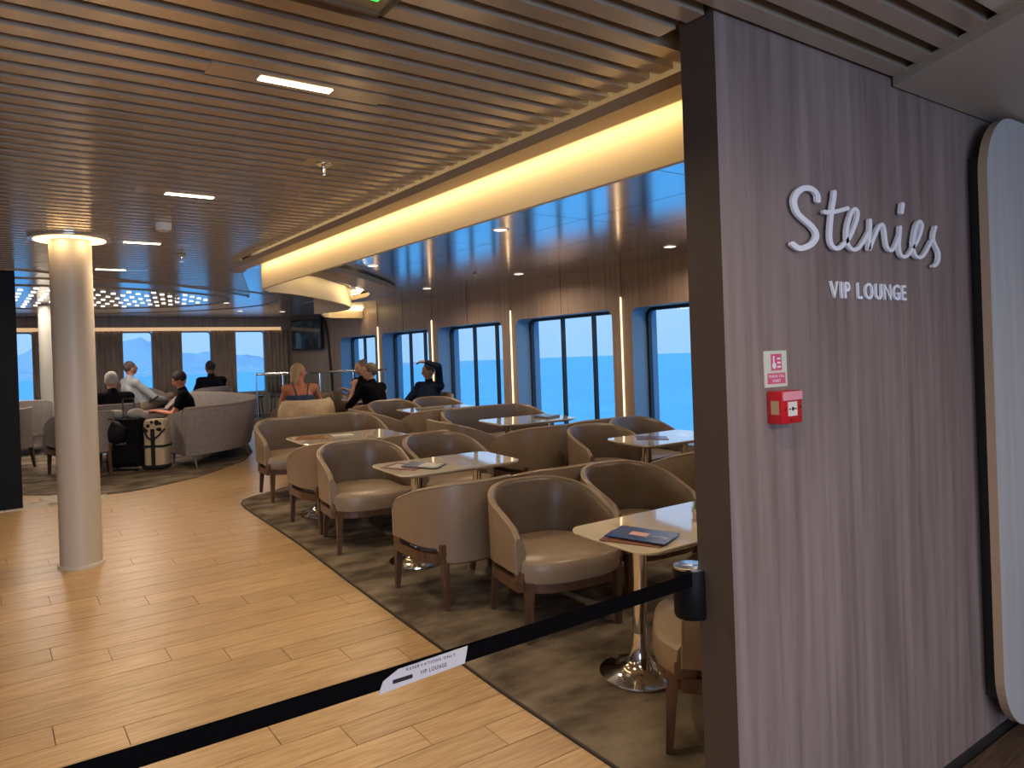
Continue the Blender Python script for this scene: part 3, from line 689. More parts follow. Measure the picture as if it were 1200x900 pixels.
# ================================================================== BELT BARRIER
t = thing('belt_barrier', 'black retractable barrier belt stretched from cassette on wall end', 'barrier', (1.80, 1.56, .95))
bm = bmesh.new(); lathe(bm, [(.052, -.06), (.056, -.05), (.056, .085), (.052, .092)], 28); c = obj('cassette', bm, mat('cassette_black', (.005, .005, .006), .5, spec=.12), t, smooth=True)
bm = bmesh.new(); lathe(bm, [(.054, .092), (.054, .098), (.05, .10)], 28); obj('cap', bm, mat('steel_cap', (.6, .62, .66), .2, 1), t, smooth=True)
bm = bmesh.new(); R_ = []
for k_ in range(41):
    s_ = k_/40; X = -.055-s_*2.75; Z = .075-.010*4*s_*(1-s_)
    R_.append([(X, -.052, Z-.021+(-.0)), (X, -.052, Z+.021), (X, -.050, Z+.021), (X, -.050, Z-.021), (X, -.052, Z-.021)])
sheet(bm, R_); bmesh.ops.recalc_face_normals(bm, faces=bm.faces); obj('belt', bm, mBELT, t)
lb = bmesh.new(); X0 = -1.10
P = [(X0, -.030), (X0+.075*0+.215, -.016), (X0+.23, .022), (X0+.21, .024), (X0+.06, .018), (X0+.02, -.002)]
P = [(X0-.0, .036), (X0+.012, .062), (X0+.05, .079), (X0+.235, .084), (X0+.225, .045)]
va = [lb.verts.new((x, -.0545, z)) for x, z in P]; vb = [lb.verts.new((x, -.0525, z)) for x, z in P]
lb.faces.new(va[::-1]); lb.faces.new(vb)
for i in range(len(P)): lb.faces.new((va[i], va[(i+1) % len(P)], vb[(i+1) % len(P)], vb[i]))
bmesh.ops.recalc_face_normals(lb, faces=lb.faces)
tg_ = obj('belt_tag', lb, mat('tag_white', (.55, .52, .55), .5), t); tg_['label'] = 'pale printed tag clipped on the belt'
letters('VIP LOUNGE', X0+.105, .052, .07, .009, tg_, mBLKPL, -.0549, -.0545)
letters('RESERVATIONS ONLY', X0+.07, .070, .13, .006, tg_, mBLKPL, -.0549, -.0545)
obj('logo', bx(X0+.035, X0+.085, -.0549, -.0545, .050, .059), mBLKPL, tg_)

# ================================================================== TUB CHAIRS
def tub_path(hw, yf, yb, rr, n=9):
    P = [(-hw, yf), (-hw, yf-.05), (-hw, yf-.12)]
    yc = yb+rr
    if yf-.12-yc > .05: P.append((-hw, (yf-.12+yc)/2))
    for k in range(n+1):
        t_ = pi+ (pi/2)*k/n; P.append((-hw+rr+rr*cos(t_), yc+rr*sin(t_)))
    m_ = max(1, int((hw-rr)*2/.12))
    for k in range(1, m_): P.append((-hw+rr+(2*hw-2*rr)*k/m_, yb))
    for k in range(n+1):
        t_ = 1.5*pi+(pi/2)*k/n; P.append((hw-rr+rr*cos(t_), yc+rr*sin(t_)))
    if yf-.12-yc > .05: P.append((hw, (yf-.12+yc)/2))
    P += [(hw, yf-.12), (hw, yf-.05), (hw, yf)]
    return P
def make_tub(name, hw, mo, mi, ms, mp, low=.61, legs=True, skirt=.20):
    root = thing(name, None, None)
    yf, yb, rr, T = .20, -.335, .28, .05
    P = tub_path(hw, yf, yb, rr); n = len(P)
    bm = bmesh.new(); grid = []; top_edge = []; inner_edge = []
    cen = []
    for i, (x, y) in enumerate(P):
        q0 = Vector(P[max(i-1, 0)]); q1 = Vector(P[min(i+1, n-1)]); dd = (q1-q0).normalized(); nin = Vector((-dd.y, dd.x))
        f_ = min(1, max(0, (y-yb)/(yf-yb)))
        top = .785-(.785-low)*f_**1.25
        if i in (0, n-1): top -= .035
        if abs(x) < hw-.10 and y < yb+.10: bot = .285
        else: bot = .375
        # slight outward flare upward
        fl = .02
        def pt(u, z):
            k_ = (z-.3)/.5
            return (x-nin.x*(fl*k_-u), y-nin.y*(fl*k_-u), z)
        row = [pt(0, bot), pt(0, (bot+top)/2), pt(0, top-.028), pt(.007, top-.008), pt(.02, top), pt(.034, top-.006), pt(T, top-.03), pt(T+.012, (top+.42)/2), pt(T+.005, .40), pt(T-.01, bot)]
        grid.append(row+[row[0]]); top_edge.append(pt(.004, top-.011))
    sheet(bm, grid)
    for gI in (grid[0], grid[-1]): bm.faces.new([bm.verts.new(v) for v in gI[:-1]])
    bmesh.ops.remove_doubles(bm, verts=bm.verts, dist=1e-5)
    bmesh.ops.recalc_face_normals(bm, faces=bm.faces)
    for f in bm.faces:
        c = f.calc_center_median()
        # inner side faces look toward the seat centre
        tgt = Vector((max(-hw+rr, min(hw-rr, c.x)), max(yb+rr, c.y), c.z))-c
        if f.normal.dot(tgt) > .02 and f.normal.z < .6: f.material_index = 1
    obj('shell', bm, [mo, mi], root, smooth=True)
    bm = bmesh.new(); tube(bm, top_edge, .0045, 5)
    tube(bm, [grid[0][k][:] for k in (3, 2, 1, 0)], .004, 5); tube(bm, [grid[-1][k][:] for k in (3, 2, 1, 0)], .004, 5)
    obj('piping', bm, mp, root, smooth=True)
    # seat cushion
    out_ = []
    ins = T+.012
    Pin = []
    for i, (x, y) in enumerate(P):
        q0 = Vector(P[max(i-1, 0)]); q1 = Vector(P[min(i+1, n-1)]); dd = (q1-q0).normalized(); nin = Vector((-dd.y, dd.x))
        Pin.append((x+nin.x*ins, y+nin.y*ins))
    Pin = [(x, min(y, yf-.02)) for x, y in Pin]
    fr = []
    m_ = 12
    for k in range(m_+1):
        s_ = k/m_; X = (hw-.015)*(1-2*s_); fr.append((X, yf+.02+.105*(1-abs(1-2*s_)**3.2)))
    poly = Pin[1:-1]+fr
    bm = bmesh.new(); c0 = Vector((0, -.02)); rings = []
    for sc, z in ((.93, .315), (.985, .33), (1.0, .36), (1.0, .405), (.985, .435), (.93, .452), (.6, .460), (.02, .463)):
        rings.append([bm.verts.new((c0.x+(x-c0.x)*(sc if hw < .5 else (1-(1-sc)*.5)) if sc > .7 else (x-c0.x)*sc, c0.y+(y-c0.y)*sc, z)) for x, y in poly])
    N_ = len(poly)
    for k in range(len(rings)-1):
        for i in range(N_): bm.faces.new((rings[k][i], rings[k][(i+1) % N_], rings[k+1][(i+1) % N_], rings[k+1][i]))
    bm.faces.new(rings[0][::-1]); bm.faces.new(rings[-1])
    bmesh.ops.recalc_face_normals(bm, faces=bm.faces)
    obj('seat', bm, ms, root, smooth=True)
    # wooden frame ring
    bm = bmesh.new(); poly2 = [(x*.985, y*.985) for x, y in P]+[(x*.98, y-.02) for x, y in fr]
    N_ = len(poly2); g_ = []
    for i, (x, y) in enumerate(poly2):
        q = Vector((x, y+.02)); nrm = q.normalized()*.034
        g_.append([(x, y, .275), (x, y, .335), (x-nrm.x, y-nrm.y, .335), (x-nrm.x, y-nrm.y, .275), (x, y, .275)])
    g_.append(g_[0]); sheet(bm, g_); bmesh.ops.recalc_face_normals(bm, faces=bm.faces)
    obj('base_frame', bm, mWOODLEG, root)
    # slot blocks holding the shell
    for s in (-1, 1):
        obj('arm_bracket', bx(s*(hw-.03)-.02, s*(hw-.03)+.02, yf-.06, yf+.03, .325, .39, bev=.005), mWOODLEG, root)
        obj('rear_bracket', bx(s*(hw-.10)-.025, s*(hw-.10)+.025, yb+.055, yb+.10, .325, .40), mWOODLEG, root)
    # legs
    for s in (-1, 1):
        for (ly, lean) in ((yf+.035, .012), (yb+.085, -.05)):
            bm = bmesh.new(); lx = s*(hw-(.055 if ly > 0 else .11)); w0, w1 = .024, .014
            A_ = [(lx+a_*w0, ly+b_*w0, .335) for a_, b_ in ((-1, -1), (1, -1), (1, 1), (-1, 1))]
            B_ = [(lx+s*.008+a_*w1, ly+lean+b_*w1, 0.008) for a_, b_ in ((-1, -1), (1, -1), (1, 1), (-1, 1))]
            va = [bm.verts.new(q) for q in A_]; vb = [bm.verts.new(q) for q in B_]
            bm.faces.new(va); bm.faces.new(vb[::-1])
            for i in range(4): bm.faces.new((va[i], vb[i], vb[(i+1) % 4], va[(i+1) % 4]))
            bmesh.ops.recalc_face_normals(bm, faces=bm.faces)
            obj('leg', bm, mWOODLEG, root)
    return root
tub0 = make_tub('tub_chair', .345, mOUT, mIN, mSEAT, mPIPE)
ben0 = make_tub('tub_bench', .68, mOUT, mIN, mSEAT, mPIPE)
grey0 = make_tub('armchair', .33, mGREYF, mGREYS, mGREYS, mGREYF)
used = set()
def chair(kind, x, y, deg, lab, group):
    src = {'t': tub0, 'b': ben0, 'g': grey0}[kind]
    if kind not in used: o = src; used.add(kind)
    else: o = copy_tree(src)
    place(o, (x, y, fz(y)+.008), radians(deg), True); tag(o, lab, {'t': 'chair', 'b': 'bench', 'g': 'armchair'}[kind], group)
    return o
G1 = 'tub chairs around the marble tables'
chair('t', 2.72, 3.42, 172, 'brown leather tub chair nearest the camera facing us beside blue booklet', G1)
chair('t', 3.52, 3.50, 176, 'tub chair behind the nearest table, partly cut off by the sign wall', G1)
chair('t', 2.60, 2.07, 41, 'tub chair at lower right, half hidden by the sign wall', G1)
chair('t', 2.53, 4.20, 0, 'taupe tub chair seen from behind, its back legs by the carpet edge', G1)
chair('t', 3.27, 4.20, 0, 'tub chair seen from behind, right behind the nearest chair', G1)
chair('t', 2.53, 5.58, 175, 'tub chair facing us left of the table with two magazines', G1)
chair('t', 3.30, 5.58, 180, 'tub chair facing us behind the middle of the magazine table', G1)
chair('t', 2.56, 6.28, 0, 'tub chair from behind, left one before the third marble table', G1)
chair('t', 3.32, 6.28, 0, 'tub chair from behind, right one before the third marble table', G1)
chair('t', 4.78, 5.12, 174, 'tub chair facing us left behind the table by the sign wall', G1)
chair('t', 5.50, 5.30, 180, 'tub chair facing us nearest the rightmost visible window', G1)
chair('t', 4.72, 4.05, 0, 'dark tub chair from behind, against the sign wall edge', G1)
chair('t', 4.46, 5.90, 0, 'tub chair from behind in front of the small window-side table', G1)
chair('t', 5.22, 5.98, 0, 'tub chair from behind, only its top showing under the light strip', G1)
chair('t', 4.12, 6.62, -90, 'dark tub chair seen side-on at left end of window-side table', G1)
chair('t', 3.92, 8.15, -90, 'dark tub chair seen side-on before the couple by the railing', G1)
chair('t', 4.48, 7.88, 0, 'tub chair from behind before the far table, beside the side-on chair', G1)
chair('t', 4.42, 8.66, 180, 'tub chair facing us just right of the woman in black', G1)
chair('t', 5.10, 8.70, 180, 'tub chair facing us in front of the man in navy', G1)
chair('t', 4.25, 10.5, 178, 'empty tub chair between the blonde woman and woman in black', G1)
chair('t', 3.62, 9.98, 12, 'tub chair under the blonde woman draped with a beige shawl', G1)
chair('t', 4.43, 9.36, 28, 'tub chair that the woman in black sits in', G1)
chair('t', 5.34, 9.50, 120, 'tub chair by the window that the man in navy sits in', G1)
chair('t', 4.95, 10.86, 110, 'tub chair that the person holding up a phone sits in', G1)
G2 = 'wide tub benches'
chair('b', 2.99, 7.60, 180, 'wide brown leather bench at the rounded tip of the carpet', G2)
chair('b', 4.98, 7.20, 180, 'wide leather bench below the windows, catching blue light', G2)
G3 = 'grey armchairs in the bow lounge'
chair('g', 1.02, 10.30, 10, 'grey armchair behind the near column beside the black suitcase', G3)
chair('g', .22, 11.15, 60, 'grey armchair at far left, beside the black partition', G3)
chair('g', .55, 12.5, 0, 'grey armchair seen from behind, left of the rear column', G3)
chair('g', 1.42, 11.05, 0, 'grey armchair under the white-haired man', G3)
chair('g', 2.25, 13.3, 200, 'grey armchair under the man in the pale shirt', G3)
chair('g', 3.25, 13.3, 10, 'grey armchair beyond the curved sofa, below the man in dark jacket', G3)

# ================================================================== TABLES
def make_table(L=1.0, D=.55):
    root = thing('table', None, None)
    bm = bmesh.new(); P = []
    for (x, y) in rrect(-L/2, L/2, -D/2, D/2, .07, 6):
        P.append((x+ (.03 if x > 0 else -.03)*(1-(y/(D/2))**2), y))
    rings = []
    for sc, z in ((.90, .672), (.985, .690), (1.0, .694), (1.0, .702), (.996, .705)):
        rings.append([bm.verts.new((x-(1-sc)*.5*(1 if x > 0 else -1)*1.0, y*(1-(1-sc)*1.2), z)) for x, y in P])
    N_ = len(P)
    for k in range(len(rings)-1):
        for i in range(N_): bm.faces.new((rings[k][i], rings[k][(i+1) % N_], rings[k+1][(i+1) % N_], rings[k+1][i]))
    bm.faces.new(rings[0][::-1]); bm.faces.new(rings[-1])
    obj('tabletop', bm, mMARBLE, root)
    for s in (-1, 1):
        x = s*.27*L
        bm = bmesh.new(); lathe(bm, [(.034, .06), (.034, .66), (.10, .665), (.10, .672)], 24, (x, 0)); obj('pedestal', bm, mCHROME, root, smooth=True)
        bm = bmesh.new(); lathe(bm, [(.195, .001), (.20, .006), (.198, .014), (.15, .022), (.10, .036), (.07, .06), (.052, .10), (.042, .15), (.036, .20), (.0345, .21)], 40, (x, 0)); obj('base', bm, mCHROME, root, smooth=True)
    return root
tab0 = make_table()
def table(i, x, y, lab, sx=1):
    o = tab0 if i == 0 else copy_tree(tab0)
    place(o, (x, y, fz(y)+.010), 0, True); o.scale = (sx, 1, 1); tag(o, lab, 'table', 'cream marble tables on chrome pedestals'); return o
table(0, 2.89, 2.62, 'cream marble table nearest us, carrying the blue booklet')
table(1, 2.87, 4.86, 'cream marble table in the middle with two magazines')
table(2, 2.85, 6.66, 'cream marble table before the long bench at carpet tip')
table(3, 5.12, 4.72, 'cream marble table right beside the sign wall edge')
table(4, 4.98, 6.62, 'cream marble table under the windows in front of blue-lit bench')
table(5, 4.80, 8.22, 'far cream marble table before the man in navy')
table(6, 4.62, 10.0, 'farthest small marble table between the blonde and woman in black', .6)

def flat_item(name, lab, cat, x, y, w, d_, deg, cols, h=.715, th=.004, group=None):
    t = thing(name, lab, cat, (x, y, fz(y)+h), radians(deg), group, True)
    obj('cover', bx(-w/2, w/2, -d_/2, d_/2, 0, th), mat(cols[0]+'_cover', cols[1], .25), t)
    return t
b = flat_item('booklet', 'blue booklet with a pink patch on the nearest table', 'booklet', 2.57, 2.52, .30, .21, -68, ('blue', (.015, .055, .20)), .726)
obj('printed_patch', bx(-.06, .03, -.03, .03, .004, .0045), mat('pink_patch', (.65, .35, .32), .5), b)
obj('title_line', bx(.05, .13, -.01, -.004, .004, .0045), mWHITE, b)
flat_item('brochure', 'reddish brochure lying under the blue booklet', 'brochure', 2.52, 2.52, .29, .20, -62, ('russet', (.20, .08, .045)), .717)
b = flat_item('magazine', 'reddish magazine on the middle table, left one', 'magazine', 2.53, 4.86, .28, .21, -60, ('rose', (.24, .12, .09)), .717)
obj('picture', bx(-.10, .02, -.08, .06, .004, .0045), mat('grey_print', (.30, .27, .25), .4), b)
b = flat_item('magazine', 'dark grey magazine on the middle table, right one', 'magazine', 2.66, 4.80, .28, .21, -52, ('grey', (.10, .095, .10)), .723)
obj('picture', bx(-.02, .12, -.08, .08, .004, .0045), mat('pale_print', (.40, .38, .36), .4), b)
flat_item('magazine', 'brown magazine on the table before the long bench', 'magazine', 2.55, 6.70, .30, .22, -30, ('brown', (.26, .12, .06)), .717)
flat_item('magazine', 'white folded leaflet beside the brown magazine', 'leaflet', 2.83, 6.68, .2, .12, -10, ('white', (.5, .5, .5)), .717)
flat_item('magazine', 'dark leaflet stack on the table by the sign wall', 'magazine', 4.98, 4.72, .28, .20, -40, ('plum', (.16, .09, .08)), .717)
flat_item('magazine', 'grey book lying on the small window-side table', 'magazine', 5.25, 6.58, .26, .19, 20, ('slate', (.13, .12, .12)), .717, .02)
t = thing('potted_plant', 'small green potted plant at the sign wall end of nearest table', 'plant', (3.03, 2.56, fz(2.56)+.716))
bm = bmesh.new(); lathe(bm, [(.026, 0), (.036, .05), (.038, .055)], 20); obj('pot', bm, mPOT, t, smooth=True)
rnd = random.Random(3)
for k in range(26):
    bm = bmesh.new(); az = rnd.uniform(0, 2*pi); el = rnd.uniform(.2, 1.4); L = rnd.uniform(.03, .055)
    dv = Vector((cos(az)*cos(el), sin(az)*cos(el), sin(el))); sv = Vector((-sin(az), cos(az), 0))*.013; b0 = Vector((0, 0, .055))
    q = [b0, b0+dv*L*.5+sv, b0+dv*L, b0+dv*L*.5-sv]; v = [bm.verts.new(z) for z in q]; bm.faces.new(v)
    o = obj('leaf', bm, mGREEN, t)

# ================================================================== CURVED SOFA
sf = thing('curved_sofa', 'large grey curved sofa with splayed legs in the bow lounge', 'sofa', on_floor(1.9, 11.05, .008), 0, None, True)
def arc_grid(prof, a0, a1, n):
    g_ = []
    for k in range(n+1):
        t_ = radians(a0+(a1-a0)*k/n); g_.append([(rr*cos(t_), rr*sin(t_), z) for rr, z in prof])
    return g_
def arc_solid(name, prof, a0, a1, m, n=30):
    bm = bmesh.new(); g_ = arc_grid(prof+[prof[0]], a0, a1, n); sheet(bm, g_)
    for q in (g_[0], g_[-1]): bm.faces.new([bm.verts.new(v) for v in q[:-1]])
    bmesh.ops.remove_doubles(bm, verts=bm.verts, dist=1e-5); bmesh.ops.recalc_face_normals(bm, faces=bm.faces)
    return obj(name, bm, m, sf, smooth=True)
A0, A1 = -82, 62
arc_solid('backrest', [(1.30, .17), (1.36, .50), (1.40, .74), (1.38, .775), (1.32, .78), (1.26, .76), (1.18, .42), (1.16, .17)], A0, A1, mGREYF)
arc_solid('seat', [(1.17, .17), (1.18, .42), (.62, .43), (.59, .40), (.60, .17)], A0+5, A1-5, mGREYS)
arc_solid('piping', [(1.395, .765), (1.40, .775), (1.392, .782), (1.385, .775)], A0, A1, mPIPE)
arc_solid('armrest', [(.66, .17), (.64, .60), (.70, .63), (1.20, .74), (1.20, .17)], A0, A0+5, mGREYF, 4)
arc_solid('armrest', [(.66, .17), (.64, .60), (.70, .63), (1.20, .74), (1.20, .17)], A1-5, A1, mGREYF, 4)
for ang in (A0+6, -28, 20, A1-6):
    for rr, oo in ((1.22, 1.30), (.72, .68)):
        t_ = radians(ang); bm = bmesh.new(); tube(bm, [(rr*cos(t_), rr*sin(t_), .18), (oo*cos(t_), oo*sin(t_), .004)], [.02, .010], 8); obj('leg', bm, mat('pewter_leg', (.16, .14, .15), .35, .5), sf)
# low round table with things on it
t = thing('side_table', 'low round table in front of the curved sofa, cluttered', 'table', on_floor(1.62, 11.75, .008), 0, None, True)
bm = bmesh.new(); lathe(bm, [(.33, .54), (.35, .55), (.35, .565)], 32); obj('tabletop', bm, mMARBLE, t, smooth=True)
bm = bmesh.new(); lathe(bm, [(.2, .002), (.2, .012), (.03, .04), (.03, .54)], 24); obj('base', bm, mCHROME, t, smooth=True)
for i, (dx, dy, cc, lab) in enumerate(((-.12, .0, (.6, .6, .25), 'pale yellow cup on the low round table'), (.0, .10, (.7, .7, .7), 'white cup on the low round table'))):
    bm = bmesh.new(); lathe(bm, [(.03, 0), (.04, .09), (.036, .09), (.028, .008)], 16); o = obj('cup', bm, mat('cup%d' % i, cc, .4), smooth=True); o.location = (1.62+dx, 11.75+dy, fz(11.75)+.575+dy*SL); tag(o, lab, 'cup')
o = obj('phone', bx(-.04, .04, -.08, .08, 0, .009), mat('phone_glow', (.05, .08, .1), .1, emis=(.4, .75, 1), estr=1.0)); place(o, (1.80, 11.62, fz(11.62)+.576), .5, True); tag(o, 'lit phone lying on the low round table', 'phone')

# ================================================================== LUGGAGE
t = thing('suitcase', 'tall black suitcase standing in front of curved sofa', 'suitcase', on_floor(1.50, 10.22, .03), radians(-36), None)
obj('body', bx(-.20, .20, -.12, .12, .03, .62, bev=.03, seg=3), mat('black_cloth', (.006, .006, .008), .8, spec=.1), t, smooth=True)
obj('front_pocket', bx(-.17, .17, -.145, -.115, .08, .34, bev=.012), mat('black_cloth2', (.008, .008, .011), .8, spec=.1), t)
letters('LAMBERT', -.13, .31, .2, .024, t, mat('grey_print2', (.35, .36, .40), .6), -.148, -.144)
bm = bmesh.new()
for q in (-.07, .07): tube(bm, [(q, .08, .60), (q, .08, .86)], .008, 6)
tube(bm, [(-.07, .08, .86), (.07, .08, .86)], .012, 6); obj('pull_handle', bm, mBLKPL, t)
for q in (-.16, .16):
    for w_ in (-.09, .09):
        bm = bmesh.new(); lathe(bm, [(.025, -.012), (.025, .012)], 12, M=Matrix.Translation((q, w_, .0)) @ Matrix.Rotation(pi/2, 4, 'Y')); obj('wheel', bm, mBLKPL, t)
t = thing('holdall', 'black bag lying on top of black suitcase', 'bag', on_floor(1.33, 10.12, .40), radians(-30), None)
bm = bmesh.new(); bmesh.ops.create_uvsphere(bm, u_segments=20, v_segments=12, radius=.5); bmesh.ops.scale(bm, vec=(.34, .24, .30), verts=bm.verts)
for v in bm.verts: v.co += Vector((.012*sin(v.co.z*40), .01*sin(v.co.x*35), .10))
obj('body', bm, mat('black_nylon', (.007, .007, .009), .6, spec=.2), t, smooth=True)
bm = bmesh.new(); tube(bm, [(-.10, -.1, .18), (-.06, -.12, .27), (.06, -.12, .27), (.10, -.1, .18)], .008, 6); obj('strap', bm, mBLKPL, t)
for i, (dx, dy, dz, sc_, lab) in enumerate(((1.42, 10.42, .63, (.22, .14, .12), 'pale travel pillow on top of black suitcase, left half'), (1.62, 10.24, .64, (.20, .16, .14), 'pale grey pillow on top of black suitcase, right half'))):
    bm = bmesh.new(); bmesh.ops.create_uvsphere(bm, u_segments=20, v_segments=12, radius=.5)
    bmesh.ops.scale(bm, vec=sc_, verts=bm.verts)
    for v in bm.verts: v.co.z *= 1-.2*abs(v.co.x)
    o = obj('travel_pillow', bm, mat('pale_plush', (.42, .40, .36), .9), smooth=True); o.location = (dx, dy, fz(dy)+dz+.06); tag(o, lab, 'pillow')
t = thing('backpack', 'cream and black patterned backpack upright beside the black suitcase', 'backpack', on_floor(1.83, 10.12, .012), radians(-36), None)
mCR = mat('cream_canvas', (.62, .50, .34), .8); mBKC = mat('black_strap', (.015, .013, .012), .7)
obj('body', bx(-.13, .13, -.11, .11, .01, .62, bev=.05, seg=4), mCR, t, smooth=True)
obj('base_patch', bx(-.132, .132, -.113, .113, .008, .06, bev=.02), mBKC, t, smooth=True)
obj('front_strap', bx(-.025, .025, -.118, -.108, .05, .50), mBKC, t)
obj('cross_strap', bx(-.132, .132, -.116, .108, .27, .30), mBKC, t)
bm = bmesh.new(); tube(bm, [(-.13, -.09, .52), (-.06, -.125, .40), (.0, -.128, .36), (.08, -.125, .42), (.14, -.08, .50)], .012, 6); obj('shoulder_strap', bm, mBKC, t)
rnd = random.Random(5)
for k in range(9):
    bm = bmesh.new(); lathe(bm, [(.028*rnd.uniform(.6, 1.2), 0), (.02, .004)], 9, M=Matrix.Translation((rnd.uniform(-.11, .11), -.111, rnd.uniform(.48, .59))) @ Matrix.Rotation(pi/2, 4, 'X')); obj('black_patch', bm, mBKC, t)
t = thing('handbag', 'small dark bag with tan flap leaning on the curved sofa end', 'bag', on_floor(2.07, 10.32, .36), radians(-36), None)
obj('body', bx(-.13, .13, -.07, .07, .02, .24, bev=.03), mat('dark_bag', (.03, .03, .035), .6), t, smooth=True)
obj('tan_flap', bx(-.13, .08, -.078, -.066, .0, .10, bev=.005), mat('tan_flap', (.50, .36, .16), .6), t)

# ================================================================== GLASS RAILING
t = thing('glass_railing', 'curved glass railing with steel top rail before the television', 'railing', (0, 0, 0))
RP = [(4.01, 13.16), (4.37, 12.86), (4.90, 12.48), (5.40, 12.2), (5.97, 12.02)]
bm = bmesh.new(); tube(bm, [(x, y, 1.575) for x, y in RP], .022, 10); obj('top_rail', bm, mat('steel_rail', (.6, .65, .7), .2, 1), t, smooth=True)
for (xa, ya), (xb, yb) in zip(RP, RP[1:]):
    dd = Vector((xb-xa, yb-ya)).normalized(); nn_ = Vector((dd.y, -dd.x))*.006; q0 = Vector((xa, ya))+dd*.03; q1 = Vector((xb, yb))-dd*.03
    bm = bmesh.new(); prism(bm, [(q0-nn_)[:], (q1-nn_)[:], (q1+nn_)[:], (q0+nn_)[:]], fz(ya)+.08, 1.54); obj('pane', bm, mGLASSR, t)
for x, y in RP[:4]:
    bm = bmesh.new(); tube(bm, [(x, y, fz(y)), (x, y, 1.57)], .012, 8); obj('post', bm, mat('steel_rail', (.6, .65, .7)), t)
# bar stools behind it
for i in range(3):
    x, y = 4.45+i*.38, 14.7-i*.16
    t = thing('bar_stool', ['leftmost slim dark stool behind the glass railing', 'middle slim dark stool behind the glass railing', 'rightmost slim dark stool behind the glass railing, near the television'][i], 'stool', on_floor(x, y, .012), 0, 'stools behind the railing')
    bm = bmesh.new(); lathe(bm, [(.15, .40), (.16, .42), (.15, .44)], 18); obj('seat', bm, mBLKPL, t, smooth=True)
    for k in range(4):
        aa = pi/4+k*pi/2; bm = bmesh.new(); tube(bm, [(.11*cos(aa), .11*sin(aa), .41), (.16*cos(aa), .16*sin(aa), .0)], .009, 6); obj('leg', bm, mBLKPL, t)

# ================================================================== PEOPLE
def caps(bm, a_, b_, r0, r1, n=12):
    a_, b_ = Vector(a_), Vector(b_); d = b_-a_; L = max(d.length, 1e-4); d.normalize()
    u = d.cross(Vector((0, 0, 1)));
    if u.length < .05: u = d.cross(Vector((0, 1, 0)))
    u.normalize(); w = u.cross(d); rings = []
    for k in (-80, -50, -20, 0): t_ = radians(k); rings.append((a_+d*sin(t_)*r0, r0*cos(t_)))
    for k in (0, 20, 50, 80): t_ = radians(k); rings.append((b_+d*sin(t_)*r1, r1*cos(t_)))
    R = [[bm.verts.new(c+(u*cos(2*pi*k/n)+w*sin(2*pi*k/n))*rr) for k in range(n)] for c, rr in rings]
    for q in range(len(R)-1):
        for i in range(n): bm.faces.new((R[q][i], R[q][(i+1) % n], R[q+1][(i+1) % n], R[q+1][i]))
    bm.faces.new(R[0][::-1]); bm.faces.new(R[-1])
def ell(bm, c, rx, ry, rz, M=None):
    r_ = bmesh.ops.create_uvsphere(bm, u_segments=20, v_segments=14, radius=1)
    m = Matrix.Translation(c) @ (M or Matrix.Identity(4)) @ Matrix.Diagonal((rx, ry, rz, 1))
    bmesh.ops.transform(bm, matrix=m, verts=r_['verts'])
def fuse(name, bm, m, parent, vox=.012):
    bmesh.ops.recalc_face_normals(bm, faces=bm.faces)
    me = bpy.data.meshes.new('tmp'); bm.to_mesh(me); bm.free(); o = bpy.data.objects.new('tmp', me); COL.objects.link(o)
    md = o.modifiers.new('r', 'REMESH'); md.mode = 'VOXEL'; md.voxel_size = vox; md.use_smooth_shade = True
    sm = o.modifiers.new('s', 'SMOOTH'); sm.factor = .5; sm.iterations = 3
    dg = bpy.context.evaluated_depsgraph_get(); me2 = bpy.data.meshes.new_from_object(o.evaluated_get(dg))
    COL.objects.unlink(o); bpy.data.objects.remove(o); bpy.data.meshes.remove(me)
    me2.name = name; me2.materials.clear(); me2.materials.append(m)
    for f in me2.polygons: f.use_smooth = True
    o = bpy.data.objects.new(name, me2); COL.objects.link(o); o.parent = parent; return o
def hand(bm, wrist, direc, up, side, curl=.5):
    d = Vector(direc).normalized(); u = Vector(up); u = (u-d*u.dot(d)).normalized(); s = d.cross(u)*side
    W_ = Vector(wrist); pc = W_+d*.045
    caps(bm, W_+d*.01, W_+d*.075-s*.018, .026, .021); caps(bm, W_+d*.01, W_+d*.072+s*.020, .026, .020)
    for k, L in enumerate((.062, .072, .067, .052)):
        off = s*(.030-.020*k); b = W_+d*.085+off; m_ = b+(d*(1-curl*.5)-u*curl*.5).normalized()*L*.55; e_ = m_+(d*(1-curl)-u*curl).normalized()*L*.5
        caps(bm, b, m_, .0095, .009, 8); caps(bm, m_, e_, .009, .008, 8)
    b = W_+d*.035+s*.030; m_ = b+(d*.6+s*.7).normalized()*.04; caps(bm, b, m_, .012, .010, 8); caps(bm, m_, m_+(d*.9+s*.1).normalized()*.03, .010, .0085, 8)
SK = {'light': (.56, .30, .20), 'tan': (.42, .20, .11), 'dark': (.20, .10, .06), 'red': (.60, .22, .12)}
